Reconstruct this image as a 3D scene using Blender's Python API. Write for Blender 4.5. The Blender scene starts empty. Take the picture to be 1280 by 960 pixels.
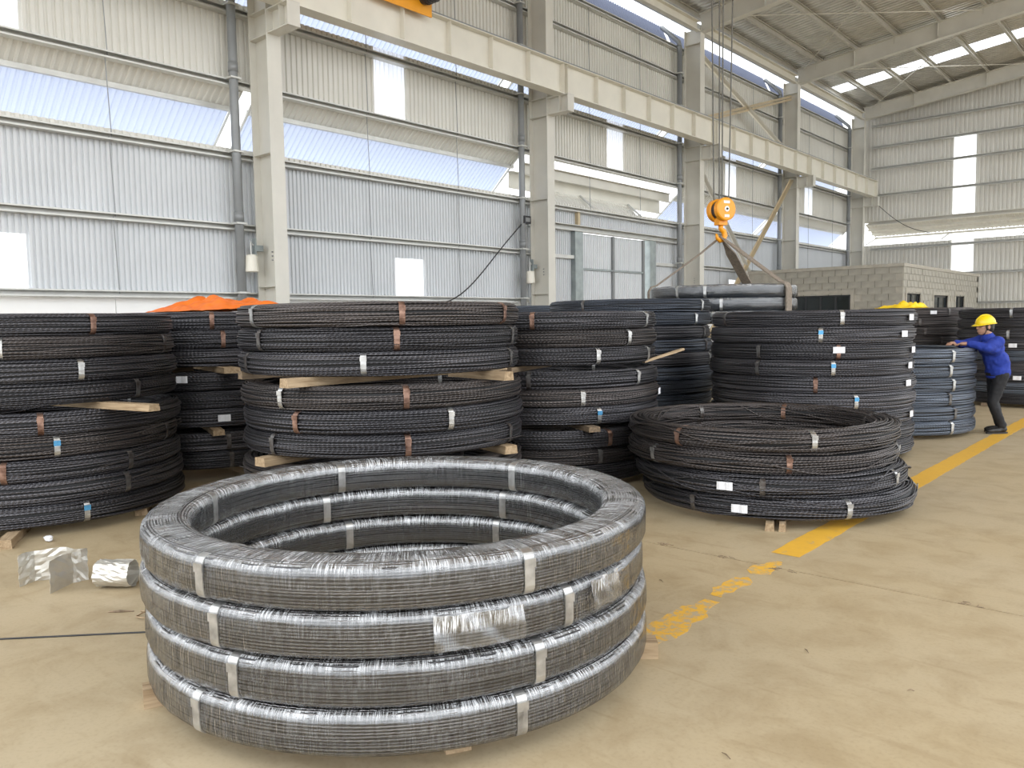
import bpy, bmesh, math, random
import numpy as np
from mathutils import Vector, Matrix, Euler

random.seed(7); np.random.seed(7)
S = bpy.context.scene
C = S.collection
PI = math.pi

# ------------------------------------------------------------------ camera
cam_d = bpy.data.cameras.new('camera')
cam_d.sensor_width = 36.0
cam_d.lens = 36.0 * 1004.32 / 1280.0
cam_d.clip_end = 400
cam = bpy.data.objects.new('camera', cam_d); C.objects.link(cam)
_p, _y, _r = math.radians(4.371), math.radians(41.440), math.radians(-0.8775)
_f = Vector((-math.sin(_y)*math.cos(_p), math.cos(_y)*math.cos(_p), -math.sin(_p)))
_rt = Vector((math.cos(_y), math.sin(_y), 0)); _u = _rt.cross(_f)
_r2 = math.cos(_r)*_rt + math.sin(_r)*_u; _u2 = -math.sin(_r)*_rt + math.cos(_r)*_u
M = Matrix((_r2, _u2, -_f)).transposed().to_4x4(); M.translation = (0, 0, 1.6)
cam.matrix_world = M
S.camera = cam

# ------------------------------------------------------------------ light
world = bpy.data.worlds.new('overcast_sky'); S.world = world; world.use_nodes = True
bg = world.node_tree.nodes['Background']
bg.inputs[0].default_value = (0.93, 0.965, 1.0, 1); bg.inputs[1].default_value = 1.0
S.view_settings.view_transform = 'Standard'; S.view_settings.look = 'None'
S.view_settings.gamma = 1.0; S.view_settings.use_curve_mapping = False
S.view_settings.exposure = 1.62
try:
    S.cycles.use_denoising = True
    S.cycles.max_bounces = 8; S.cycles.diffuse_bounces = 5; S.cycles.transparent_max_bounces = 12
except Exception: pass

# ------------------------------------------------------------------ materials
def nmat(name):
    m = bpy.data.materials.new(name); m.use_nodes = True
    nt = m.node_tree; b = nt.nodes['Principled BSDF']
    return m, nt, b
def nd(nt, typ, **kw):
    n = nt.nodes.new(typ)
    for k, v in kw.items():
        if k in n.inputs: n.inputs[k].default_value = v
        else: setattr(n, k, v)
    return n
def ramp(nt, src, stops):
    r = nt.nodes.new('ShaderNodeValToRGB')
    while len(r.color_ramp.elements) < len(stops): r.color_ramp.elements.new(0.5)
    for e, (p, c) in zip(r.color_ramp.elements, stops):
        e.position = p; e.color = (c[0], c[1], c[2], 1) if not isinstance(c, (int, float)) else (c, c, c, 1)
    nt.links.new(src, r.inputs[0]); return r
def simple(name, col, rough=0.5, metal=0.0, var=0.12, scale=6.0, bump=0.0, bscale=60, coord='Object'):
    m, nt, b = nmat(name)
    tc = nd(nt, 'ShaderNodeTexCoord')
    n = nd(nt, 'ShaderNodeTexNoise', Scale=scale, Detail=5.0)
    nt.links.new(tc.outputs[coord], n.inputs['Vector'])
    lo = [c*(1-var) for c in col]; hi = [min(1, c*(1+var)) for c in col]
    r = ramp(nt, n.outputs[0], [(0.3, lo), (0.7, hi)])
    nt.links.new(r.outputs[0], b.inputs['Base Color'])
    b.inputs['Roughness'].default_value = rough; b.inputs['Metallic'].default_value = metal
    if bump:
        n2 = nd(nt, 'ShaderNodeTexNoise', Scale=bscale, Detail=4.0); nt.links.new(tc.outputs[coord], n2.inputs['Vector'])
        bp = nd(nt, 'ShaderNodeBump', Strength=bump, Distance=0.01); nt.links.new(n2.outputs[0], bp.inputs['Height'])
        nt.links.new(bp.outputs[0], b.inputs['Normal'])
    return m
MAT = {}
MAT['cream'] = simple('cream_painted_steel', (0.66, 0.64, 0.575), 0.45, 0, 0.05, 2.0)
MAT['cream_beam'] = simple('cream_painted_runway_steel', (0.75, 0.72, 0.63), 0.42, 0, 0.05, 2.0)
MAT['clad'] = simple('grey_coated_sheet', (0.69, 0.675, 0.62), 0.40, 0.0, 0.04, 1.0)
MAT['clad_low'] = simple('cool_grey_sheet', (0.64, 0.66, 0.68), 0.40, 0.0, 0.04, 1.0)  # lower bands and door: cooler tone than the upper sheets
MAT['girt'] = simple('galvanised_girt', (0.60, 0.60, 0.57), 0.42, 0.25, 0.08, 4.0)
MAT['roof'] = simple('galvalume_roof_sheet', (0.74, 0.72, 0.68), 0.28, 0.75, 0.10, 3.0)
MAT['purlin'] = simple('pale_purlin_steel', (0.58, 0.56, 0.50), 0.42, 0.15, 0.07, 3.0)
MAT['pipe'] = simple('grey_plastic_pipe', (0.25, 0.26, 0.265), 0.4, 0.1, 0.10, 3.0)
MAT['galv'] = simple('galvanised_post', (0.33, 0.37, 0.37), 0.45, 0.4, 0.15, 5.0)
MAT['white'] = simple('white_painted_masonry', (0.93, 0.93, 0.92), 0.7, 0, 0.02, 2.0)
MAT['dark'] = simple('black_rubber', (0.02, 0.02, 0.022), 0.5, 0, 0.2, 20)
MAT['black_plastic'] = simple('black_plastic', (0.03, 0.03, 0.035), 0.35, 0, 0.2, 20)
MAT['brace'] = simple('tan_primer_steel', (0.56, 0.46, 0.30), 0.45, 0, 0.08, 3)
MAT['yellow'] = simple('crane_yellow', (0.85, 0.36, 0.02), 0.38, 0, 0.05, 5)
MAT['orange'] = simple('crane_orange', (0.9, 0.35, 0.01), 0.32, 0, 0.05, 5)
MAT['rope'] = simple('wire_rope', (0.12, 0.115, 0.10), 0.5, 0.5, 0.2, 40)
MAT['sling'] = simple('woven_sling', (0.26, 0.215, 0.17), 0.85, 0, 0.25, 30, 0.5, 200)
MAT['tarp_o'] = simple('orange_tarp', (0.80, 0.17, 0.015), 0.55, 0, 0.15, 8, 0.25, 30)
MAT['tarp_y'] = simple('yellow_tarp', (0.75, 0.50, 0.01), 0.55, 0, 0.15, 8, 0.25, 30)
MAT['block'] = simple('grey_concrete_block', (0.36, 0.34, 0.29), 0.9, 0, 0.22, 3.0, 0.4, 40)
MAT['mortar'] = simple('mortar', (0.42, 0.39, 0.33), 0.9, 0, 0.12, 6.0, 0.3, 60)
MAT['glass'] = simple('dark_window_glass', (0.015, 0.02, 0.02), 0.08, 0, 0.1, 2)
MAT['alu_dark'] = simple('dark_window_frame', (0.035, 0.037, 0.04), 0.35, 0.3, 0.1, 5)
MAT['paper'] = simple('white_paper_tag', (0.78, 0.78, 0.80), 0.6, 0, 0.06, 60)
MAT['skin'] = simple('skin', (0.42, 0.235, 0.155), 0.55, 0, 0.08, 12)
MAT['jacket'] = simple('blue_work_cotton', (0.012, 0.036, 0.29), 0.8, 0, 0.15, 10, 0.5, 25)
MAT['trousers'] = simple('dark_trouser_cotton', (0.011, 0.011, 0.013), 0.8, 0, 0.2, 10, 0.5, 25)
MAT['hat'] = simple('yellow_hard_plastic', (0.85, 0.62, 0.01), 0.28, 0, 0.03, 5)
MAT['shoe'] = simple('black_shoe_leather', (0.015, 0.014, 0.013), 0.45, 0, 0.2, 20)
MAT['hair'] = simple('black_hair', (0.012, 0.010, 0.009), 0.5, 0, 0.2, 60)
MAT['eye'] = simple('eye_white', (0.5, 0.47, 0.44), 0.3, 0, 0.02, 5)
MAT['foil'] = simple('crumpled_steel_sheet', (0.62, 0.60, 0.55), 0.40, 0.7, 0.08, 8, 0.25, 14)
MAT['blue_tape'] = simple('blue_strap_seal', (0.10, 0.35, 0.62), 0.3, 0.5, 0.2, 30)

def strap_mat(name, col, rough, metal, rust):
    m, nt, b = nmat(name)
    tc = nd(nt, 'ShaderNodeTexCoord'); oi = nd(nt, 'ShaderNodeObjectInfo')
    add = nd(nt, 'ShaderNodeVectorMath', operation='ADD'); nt.links.new(tc.outputs['Object'], add.inputs[0]); nt.links.new(oi.outputs['Random'], add.inputs[1])
    n = nd(nt, 'ShaderNodeTexNoise', Scale=14.0, Detail=4.0); nt.links.new(add.outputs[0], n.inputs['Vector'])
    r = ramp(nt, n.outputs[0], [(0.35, rust), (0.6, col)])
    nt.links.new(r.outputs[0], b.inputs['Base Color'])
    b.inputs['Roughness'].default_value = rough; b.inputs['Metallic'].default_value = metal
    return m
MAT['strap_s'] = strap_mat('silver_steel_strap', (0.56, 0.56, 0.55), 0.36, 0.85, (0.34, 0.335, 0.33))
MAT['strap_c'] = strap_mat('rusty_copper_strap', (0.33, 0.205, 0.155), 0.42, 0.75, (0.13, 0.07, 0.05))
MAT['strap_d'] = strap_mat('dull_dark_strap', (0.16, 0.155, 0.15), 0.45, 0.7, (0.07, 0.055, 0.05))
MAT['strap_b'] = MAT['strap_s']

def wire_mat(name, c0, c1, rough, metal, spec=0.5, twist=0.5):
    m, nt, b = nmat(name)
    uv = nd(nt, 'ShaderNodeUVMap'); oi = nd(nt, 'ShaderNodeObjectInfo')
    sx = nd(nt, 'ShaderNodeSeparateXYZ'); nt.links.new(uv.outputs[0], sx.inputs[0])
    # helical lay of the strand: u counts metres along the wire, v once around it
    a = nd(nt, 'ShaderNodeMath', operation='MULTIPLY'); a.inputs[1].default_value = 2*PI/0.034; nt.links.new(sx.outputs[0], a.inputs[0])
    v = nd(nt, 'ShaderNodeMath', operation='FRACT'); nt.links.new(sx.outputs[1], v.inputs[0])
    v2 = nd(nt, 'ShaderNodeMath', operation='MULTIPLY'); v2.inputs[1].default_value = 2*PI*2; nt.links.new(v.outputs[0], v2.inputs[0])
    s = nd(nt, 'ShaderNodeMath', operation='ADD'); nt.links.new(a.outputs[0], s.inputs[0]); nt.links.new(v2.outputs[0], s.inputs[1])
    si = nd(nt, 'ShaderNodeMath', operation='SINE'); nt.links.new(s.outputs[0], si.inputs[0])
    bp = nd(nt, 'ShaderNodeBump', Strength=twist, Distance=0.002); nt.links.new(si.outputs[0], bp.inputs['Height'])
    nt.links.new(bp.outputs[0], b.inputs['Normal'])
    # colour differs from wire to wire, and from coil to coil
    mp = nd(nt, 'ShaderNodeMapping'); mp.inputs['Scale'].default_value = (0.6, 1.7, 1); nt.links.new(uv.outputs[0], mp.inputs[0])
    n = nd(nt, 'ShaderNodeTexNoise', Scale=1.3, Detail=3.0); nt.links.new(mp.outputs[0], n.inputs['Vector'])
    r = ramp(nt, n.outputs[0], [(0.3, c0), (0.72, c1)])
    mul = nd(nt, 'ShaderNodeMath', operation='MULTIPLY_ADD'); mul.inputs[1].default_value = 0.6; mul.inputs[2].default_value = 0.7; nt.links.new(oi.outputs['Random'], mul.inputs[0])
    mx = nd(nt, 'ShaderNodeMix', data_type='RGBA', blend_type='MULTIPLY'); mx.inputs[0].default_value = 1
    nt.links.new(r.outputs[0], mx.inputs[6]); nt.links.new(mul.outputs[0], mx.inputs[7])
    nt.links.new(mx.outputs[2], b.inputs['Base Color'])
    b.inputs['Roughness'].default_value = rough; b.inputs['Metallic'].default_value = metal
    b.inputs['Specular IOR Level'].default_value = spec
    return m
MAT['wire'] = wire_mat('dark_strand_steel', (0.030, 0.029, 0.033), (0.135, 0.130, 0.140), 0.36, 0.65)
MAT['wire_brown'] = wire_mat('brownish_strand_steel', (0.032, 0.028, 0.028), (0.140, 0.122, 0.116), 0.38, 0.6)
MAT['wire_blue'] = wire_mat('sky_tinted_strand_steel', (0.070, 0.082, 0.105), (0.17, 0.195, 0.235), 0.40, 0.6)  # blue of the sky's light put into the steel colour
MAT['core'] = simple('gap_shade_core', (0.012, 0.012, 0.013), 0.6, 0.3, 0.2, 40)  # near-black: shade in the gaps between strands put into the colour
MAT['wire_mid'] = wire_mat('faint_sky_tinted_strand_steel', (0.038, 0.044, 0.055), (0.120, 0.135, 0.165), 0.38, 0.6)  # weaker tint of sky light put into the steel colour
MAT['wire_clean'] = wire_mat('bright_strand_steel', (0.070, 0.071, 0.078), (0.26, 0.25, 0.243), 0.25, 0.92, twist=0.25)

def wood_mat(name, c0, c1):
    m, nt, b = nmat(name)
    tc = nd(nt, 'ShaderNodeTexCoord'); oi = nd(nt, 'ShaderNodeObjectInfo')
    mp = nd(nt, 'ShaderNodeMapping'); mp.inputs['Scale'].default_value = (1.2, 14, 14)
    add = nd(nt, 'ShaderNodeVectorMath', operation='ADD'); nt.links.new(tc.outputs['Object'], add.inputs[0]); nt.links.new(oi.outputs['Random'], add.inputs[1])
    nt.links.new(add.outputs[0], mp.inputs[0])
    n = nd(nt, 'ShaderNodeTexNoise', Scale=3.0, Detail=6.0, Distortion=0.6); nt.links.new(mp.outputs[0], n.inputs['Vector'])
    r = ramp(nt, n.outputs[0], [(0.3, c0), (0.7, c1)])
    nt.links.new(r.outputs[0], b.inputs['Base Color']); b.inputs['Roughness'].default_value = 0.8
    bp = nd(nt, 'ShaderNodeBump', Strength=0.3, Distance=0.004); nt.links.new(n.outputs[0], bp.inputs['Height']); nt.links.new(bp.outputs[0], b.inputs['Normal'])
    return m
MAT['wood'] = wood_mat('rough_pale_timber', (0.24, 0.16, 0.085), (0.47, 0.35, 0.22))
MAT['wood_dark'] = wood_mat('weathered_timber', (0.14, 0.10, 0.065), (0.30, 0.22, 0.14))

def film_mat():
    m, nt, b = nmat('stretch_film'); out = nt.nodes['Material Output']
    uv = nd(nt, 'ShaderNodeUVMap'); oi = nd(nt, 'ShaderNodeObjectInfo')
    add = nd(nt, 'ShaderNodeVectorMath', operation='ADD'); nt.links.new(uv.outputs[0], add.inputs[0]); nt.links.new(oi.outputs['Random'], add.inputs[1])
    def noise(sx, sy, rot, det, dist):
        mp = nd(nt, 'ShaderNodeMapping'); mp.inputs['Scale'].default_value = (sx, sy, 1); mp.inputs['Rotation'].default_value = (0, 0, rot); nt.links.new(add.outputs[0], mp.inputs[0])
        n = nd(nt, 'ShaderNodeTexNoise', Scale=1.0, Detail=det, Distortion=dist); nt.links.new(mp.outputs[0], n.inputs['Vector']); return n
    n1 = noise(95, 5, 0.03, 4.0, 0.6)      # wrinkles across the bundle
    n2 = noise(5, 6, 0, 3.0, 0.3)          # where the film is bunched
    n3 = noise(230, 12, 0.10, 2.0, 0.8)    # hairline creases
    h = nd(nt, 'ShaderNodeMath', operation='MULTIPLY_ADD'); h.inputs[1].default_value = 0.45; nt.links.new(n3.outputs[0], h.inputs[0]); nt.links.new(n1.outputs[0], h.inputs[2])
    bp = nd(nt, 'ShaderNodeBump', Strength=0.85, Distance=0.008); nt.links.new(h.outputs[0], bp.inputs['Height'])
    gl = nd(nt, 'ShaderNodeBsdfGlossy', Roughness=0.09); gl.inputs['Color'].default_value = (1, 1, 1, 1); nt.links.new(bp.outputs[0], gl.inputs['Normal'])
    df = nd(nt, 'ShaderNodeBsdfDiffuse'); df.inputs['Color'].default_value = (0.80, 0.82, 0.84, 1)
    tr = nd(nt, 'ShaderNodeBsdfTransparent'); tr.inputs['Color'].default_value = (0.97, 0.97, 0.97, 1)
    fr = nd(nt, 'ShaderNodeFresnel', IOR=1.5); nt.links.new(bp.outputs[0], fr.inputs['Normal'])
    # the film gathers on the upper rim of each coil: more creases there
    sx = nd(nt, 'ShaderNodeSeparateXYZ'); nt.links.new(uv.outputs[0], sx.inputs[0])
    rim = ramp(nt, sx.outputs[1], [(0.050, 0.11), (0.080, 1.0), (0.26, 1.0), (0.31, 0.08)])
    r3 = ramp(nt, n3.outputs[0], [(0.50, 0.0), (0.64, 1.0)])
    r1 = ramp(nt, n1.outputs[0], [(0.50, 0.0), (0.66, 0.8)])
    r2 = ramp(nt, n2.outputs[0], [(0.36, 0.50), (0.60, 1.0)])
    mx = nd(nt, 'ShaderNodeMath', operation='MAXIMUM'); nt.links.new(r3.outputs[0], mx.inputs[0]); nt.links.new(r1.outputs[0], mx.inputs[1])
    m_a = nd(nt, 'ShaderNodeMath', operation='MULTIPLY'); nt.links.new(mx.outputs[0], m_a.inputs[0]); nt.links.new(r2.outputs[0], m_a.inputs[1])
    m_b = nd(nt, 'ShaderNodeMath', operation='MULTIPLY'); nt.links.new(m_a.outputs[0], m_b.inputs[0]); nt.links.new(rim.outputs[0], m_b.inputs[1])
    m_c = nd(nt, 'ShaderNodeMath', operation='MULTIPLY', use_clamp=True); m_c.inputs[1].default_value = 0.95; nt.links.new(m_b.outputs[0], m_c.inputs[0])
    hz_ = nd(nt, 'ShaderNodeMath', operation='MULTIPLY_ADD', use_clamp=True); hz_.inputs[1].default_value = 0.05; nt.links.new(rim.outputs[0], hz_.inputs[0]); nt.links.new(m_c.outputs[0], hz_.inputs[2]); m_c = hz_
    m1 = nd(nt, 'ShaderNodeMixShader'); nt.links.new(m_c.outputs[0], m1.inputs[0]); nt.links.new(tr.outputs[0], m1.inputs[1]); nt.links.new(df.outputs[0], m1.inputs[2])
    fa = nd(nt, 'ShaderNodeMath', operation='MULTIPLY_ADD', use_clamp=True); fa.inputs[1].default_value = 1.1; fa.inputs[2].default_value = 0.025; nt.links.new(fr.outputs[0], fa.inputs[0])
    fb = nd(nt, 'ShaderNodeMath', operation='MULTIPLY_ADD', use_clamp=True); fb.inputs[1].default_value = 0.12; nt.links.new(rim.outputs[0], fb.inputs[0]); nt.links.new(fa.outputs[0], fb.inputs[2])
    m2 = nd(nt, 'ShaderNodeMixShader'); nt.links.new(fb.outputs[0], m2.inputs[0]); nt.links.new(m1.outputs[0], m2.inputs[1]); nt.links.new(gl.outputs[0], m2.inputs[2])
    nt.links.new(m2.outputs[0], out.inputs['Surface'])
    return m
MAT['film'] = film_mat()

def translucent_mat(name, col, clear, diff=0.15):
    m, nt, b = nmat(name); out = nt.nodes['Material Output']
    tl = nd(nt, 'ShaderNodeBsdfTranslucent'); tl.inputs[0].default_value = (*col, 1)
    tr = nd(nt, 'ShaderNodeBsdfTransparent'); tr.inputs[0].default_value = (*col, 1)
    df = nd(nt, 'ShaderNodeBsdfDiffuse'); df.inputs[0].default_value = (*col, 1)
    m1 = nd(nt, 'ShaderNodeMixShader'); m1.inputs[0].default_value = clear; nt.links.new(tl.outputs[0], m1.inputs[1]); nt.links.new(tr.outputs[0], m1.inputs[2])
    m2 = nd(nt, 'ShaderNodeMixShader'); m2.inputs[0].default_value = diff; nt.links.new(m1.outputs[0], m2.inputs[1]); nt.links.new(df.outputs[0], m2.inputs[2])
    nt.links.new(m2.outputs[0], out.inputs['Surface'])
    return m
MAT['skylight'] = translucent_mat('clear_daylight_sheet', (0.97, 0.98, 1.0), 0.10, 0.05)
MAT['hood'] = translucent_mat('bluish_translucent_sheet', (0.53, 0.58, 0.71), 0.0, 0.45)
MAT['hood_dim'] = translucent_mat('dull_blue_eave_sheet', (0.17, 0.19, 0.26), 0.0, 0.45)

def floor_mat():
    m, nt, b = nmat('beige_concrete')
    tc = nd(nt, 'ShaderNodeTexCoord')
    n1 = nd(nt, 'ShaderNodeTexNoise', Scale=0.35, Detail=6.0, Roughness=0.6); nt.links.new(tc.outputs['Object'], n1.inputs['Vector'])
    n2 = nd(nt, 'ShaderNodeTexNoise', Scale=3.2, Detail=8.0, Roughness=0.65, Distortion=0.5); nt.links.new(tc.outputs['Object'], n2.inputs['Vector'])
    n3 = nd(nt, 'ShaderNodeTexNoise', Scale=55.0, Detail=4.0); nt.links.new(tc.outputs['Object'], n3.inputs['Vector'])
    mp = nd(nt, 'ShaderNodeMapping'); mp.inputs['Scale'].default_value = (1.2, 9, 1); mp.inputs['Rotation'].default_value = (0, 0, 0.9); nt.links.new(tc.outputs['Object'], mp.inputs[0])
    n4 = nd(nt, 'ShaderNodeTexNoise', Scale=1.4, Detail=6.0, Distortion=0.7); nt.links.new(mp.outputs[0], n4.inputs['Vector'])
    r1 = ramp(nt, n1.outputs[0], [(0.35, (0.43, 0.335, 0.200)), (0.65, (0.455, 0.372, 0.248))])
    r2 = ramp(nt, n2.outputs[0], [(0.28, (0.80, 0.76, 0.70)), (0.55, (1, 1, 1)), (0.8, (1.05, 1.05, 1.05))])
    mx = nd(nt, 'ShaderNodeMix', data_type='RGBA', blend_type='MULTIPLY'); mx.inputs[0].default_value = 0.95
    nt.links.new(r1.outputs[0], mx.inputs[6]); nt.links.new(r2.outputs[0], mx.inputs[7])
    r4 = ramp(nt, n4.outputs[0], [(0.24, (0.62, 0.54, 0.43)), (0.40, (1, 1, 1))])
    mx2 = nd(nt, 'ShaderNodeMix', data_type='RGBA', blend_type='MULTIPLY'); mx2.inputs[0].default_value = 0.35
    nt.links.new(mx.outputs[2], mx2.inputs[6]); nt.links.new(r4.outputs[0], mx2.inputs[7])
    r3 = ramp(nt, n3.outputs[0], [(0.25, (0.86, 0.85, 0.83)), (0.5, (1, 1, 1))])
    mx3 = nd(nt, 'ShaderNodeMix', data_type='RGBA', blend_type='MULTIPLY'); mx3.inputs[0].default_value = 0.7
    nt.links.new(mx2.outputs[2], mx3.inputs[6]); nt.links.new(r3.outputs[0], mx3.inputs[7])
    nt.links.new(mx3.outputs[2], b.inputs['Base Color'])
    b.inputs['Roughness'].default_value = 0.55; b.inputs['Specular IOR Level'].default_value = 0.35
    bp = nd(nt, 'ShaderNodeBump', Strength=0.12, Distance=0.01); nt.links.new(n2.outputs[0], bp.inputs['Height']); nt.links.new(bp.outputs[0], b.inputs['Normal'])
    return m
MAT['floor'] = floor_mat()
MAT['earth'] = simple('pale_bounce_ground', (0.38, 0.35, 0.30), 0.9, 0, 0.15, 0.5)
def paint_mat(name, sc, lo, hi):
    m, nt, b = nmat(name)
    tc = nd(nt, 'ShaderNodeTexCoord')
    n = nd(nt, 'ShaderNodeTexNoise', Scale=sc, Detail=8.0, Roughness=0.75); nt.links.new(tc.outputs['Object'], n.inputs['Vector'])
    r = ramp(nt, n.outputs[0], [(lo, (0.44, 0.355, 0.23)), (hi, (0.72, 0.40, 0.045)), (0.7, (0.76, 0.44, 0.05))])
    nt.links.new(r.outputs[0], b.inputs['Base Color']); b.inputs['Roughness'].default_value = 0.5
    return m
MAT['paint'] = paint_mat('yellow_floor_paint', 9.0, 0.30, 0.42); MAT['paint_worn'] = paint_mat('worn_yellow_floor_paint', 16.0, 0.44, 0.52)

# ------------------------------------------------------------------ mesh helpers
class MB:
    def __init__(s): s.v = []; s.f = []
    def add(s, verts, faces):
        o = len(s.v); s.v += [tuple(p) for p in verts]; s.f += [tuple(i+o for i in f) for f in faces]; return s
    def box(s, x0, x1, y0, y1, z0, z1):
        return s.add([(x0,y0,z0),(x1,y0,z0),(x1,y1,z0),(x0,y1,z0),(x0,y0,z1),(x1,y0,z1),(x1,y1,z1),(x0,y1,z1)],
                     [(0,3,2,1),(4,5,6,7),(0,1,5,4),(1,2,6,5),(2,3,7,6),(3,0,4,7)])
    def prof(s, pts, p0, p1, up=(0,0,1)):
        """extrude a closed 2D profile (side, up) from p0 to p1"""
        p0, p1 = Vector(p0), Vector(p1); d = (p1-p0).normalized(); up = Vector(up)
        side = d.cross(up).normalized(); upv = side.cross(d).normalized(); n = len(pts)
        vs = [p0+side*a+upv*b for a, b in pts]+[p1+side*a+upv*b for a, b in pts]
        fs = [(i, (i+1) % n, n+(i+1) % n, n+i) for i in range(n)]+[tuple(range(n-1, -1, -1)), tuple(range(n, 2*n))]
        return s.add(vs, fs)
    def tube(s, path, r, k=8, closed=False, cap=True):
        path = [Vector(p) for p in path]; n = len(path); vs = []; fs = []
        rr = r if hasattr(r, '__len__') else [r]*n
        prev = None
        for i, p in enumerate(path):
            if closed: t = path[(i+1) % n]-path[i-1]
            else: t = path[min(i+1, n-1)]-path[max(i-1, 0)]
            t.normalize()
            if prev is None:
                a = Vector((0,0,1)) if abs(t.z) < 0.9 else Vector((1,0,0)); nrm = t.cross(a).normalized()
            else: nrm = (prev-t*prev.dot(t)).normalized()
            prev = nrm; b = t.cross(nrm)
            for j in range(k):
                an = 2*PI*j/k; vs.append(p+(nrm*math.cos(an)+b*math.sin(an))*rr[i])
        for i in range(n if closed else n-1):
            for j in range(k):
                a0, a1 = i*k+j, i*k+(j+1) % k; b0, b1 = ((i+1) % n)*k+j, ((i+1) % n)*k+(j+1) % k
                fs.append((a0, a1, b1, b0))
        if cap and not closed: fs += [tuple(range(k-1, -1, -1)), tuple(range((n-1)*k, n*k))]
        return s.add(vs, fs)
    def mesh(s, name, mat=None, smooth=False):
        m = bpy.data.meshes.new(name); m.from_pydata([tuple(p) for p in s.v], [], s.f)
        bm = bmesh.new(); bm.from_mesh(m); bmesh.ops.recalc_face_normals(bm, faces=bm.faces); bm.to_mesh(m); bm.free()
        if smooth: m.shade_smooth()
        if mat: m.materials.append(mat)
        return m
    def build(s, name, mat, parent=None, smooth=False, loc=None):
        o = link(name, s.mesh(name, mat, smooth), parent)
        if loc: o.location = loc
        return o
def link(name, data, parent=None):
    o = bpy.data.objects.new(name, data); C.objects.link(o); o.parent = parent; return o
def tag(o, label=None, cat=None, group=None, kind=None):
    if label: o['label'] = label
    if cat: o['category'] = cat
    if group: o['group'] = group
    if kind: o['kind'] = kind
    return o
def empty(name, loc=(0,0,0), rz=0):
    o = link(name, None); o.location = loc; o.rotation_euler = (0, 0, rz); o.empty_display_size = 0.2; return o
def I_prof(h, w, tf=0.014, tw=0.010):
    a, b, c = w/2, h/2, tw/2
    return [(-a,-b),(a,-b),(a,-b+tf),(c,-b+tf),(c,b-tf),(a,b-tf),(a,b),(-a,b),(-a,b-tf),(-c,b-tf),(-c,-b+tf),(-a,-b+tf)]
def C_prof(h, w, t=0.006, lip=0.02):
    b = h/2
    return [(0,-b),(w,-b),(w,-b+lip),(w-t,-b+lip),(w-t,-b+t),(t,-b+t),(t,b-t),(w-t,b-t),(w-t,b-lip),(w,b-lip),(w,b),(0,b)]
def rect(w, h): return [(-w/2,-h/2),(w/2,-h/2),(w/2,h/2),(-w/2,h/2)]
def corr(a0, a1, fn, pitch=0.12, depth=0.028, wave=(0.0, 0.30, 0.42, 0.88)):
    """corrugated sheet: trapezoid ribs counted along a; fn(a, d, t) gives the point"""
    mb = MB(); pts = []; n = max(1, round((a1-a0)/pitch)); p = (a1-a0)/n
    for i in range(n):
        b = a0+i*p
        pts += [(b, 0), (b+p*wave[1], 0), (b+p*wave[2], depth), (b+p*wave[3], depth)]
    pts.append((a1, 0)); k = len(pts)
    mb.add([fn(a, d, 0) for a, d in pts]+[fn(a, d, 1) for a, d in pts], [(i, i+1, k+i+1, k+i) for i in range(k-1)])
    return mb

# ------------------------------------------------------------------ floor and ground
YB = 38.51; XW = -12.96; XC = -12.2; COLS = [0.39, 7.87, 15.35, 22.83, 30.31, 37.79]
floor = empty('floor'); tag(floor, 'beige concrete hall floor with a sawn joint and faint stains', 'floor', kind='structure')
ys = [-9.0, 4.915, 12.4, 20.0, 27.5, 40.0]
for i in range(len(ys)-1):
    MB().box(-13.2, 9.5, ys[i]+0.007, ys[i+1]-0.007, -0.15, 0.0).build('floor_slab', MAT['floor'], floor)
MB().box(-13.2, 9.5, -9, 40, -0.25, -0.012).build('joint_bed', MAT['wood_dark'], floor)
g = MB().box(-150, 150, -150, 180, -0.6, -0.26).build('ground', MAT['earth']); tag(g, 'pale ground plane outside the hall, added to bounce light', 'ground', kind='structure')  # unseen plane added to bounce light into the hall

def stripe(y0, y1, x0, x1, rag, label):
    n = max(6, int((y1-y0)/0.06)); n = min(n, 260); L = []; Rr = []
    for i in range(n+1):
        y = y0+(y1-y0)*i/n; e = 1.0
        if rag > 0.02: e = min(1, 0.35+1.6*min(i/n, 1-i/n)/0.5)
        c = (x0+x1)/2; w = (x1-x0)/2*e
        L.append((c-w+random.uniform(-rag, rag), y)); Rr.append((c+w+random.uniform(-rag, rag), y))
    mb = MB(); k = n+1
    vs = [(x, y, 0.0015) for x, y in L]+[(x, y, 0.0015) for x, y in Rr]+[(x, y, 0.0005) for x, y in L]+[(x, y, 0.0005) for x, y in Rr]
    fs = [(i, k+i, k+i+1, i+1) for i in range(n)]+[(i, i+1, 2*k+i+1, 2*k+i) for i in range(n)]+[(k+i+1, k+i, 3*k+i, 3*k+i+1) for i in range(n)]
    mb.add(vs, fs)
    o = mb.build('floor_line', MAT['paint_worn' if rag > 0.02 else 'paint']); tag(o, label, 'floor marking', 'yellow floor paint', 'structure')
stripe(5.22, 30.0, -2.26, -2.06, 0.006, 'long straight yellow line running past the low open stack to the worker')
stripe(4.70, 5.05, -2.21, -2.08, 0.030, 'small worn yellow patch beside the floor joint')
stripe(4.18, 4.62, -2.20, -2.09, 0.028, 'narrow worn yellow patch halfway to the joint')
stripe(2.85, 4.10, -2.22, -2.02, 0.024, 'broad worn yellow patch beside the plastic-wrapped stack')

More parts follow.
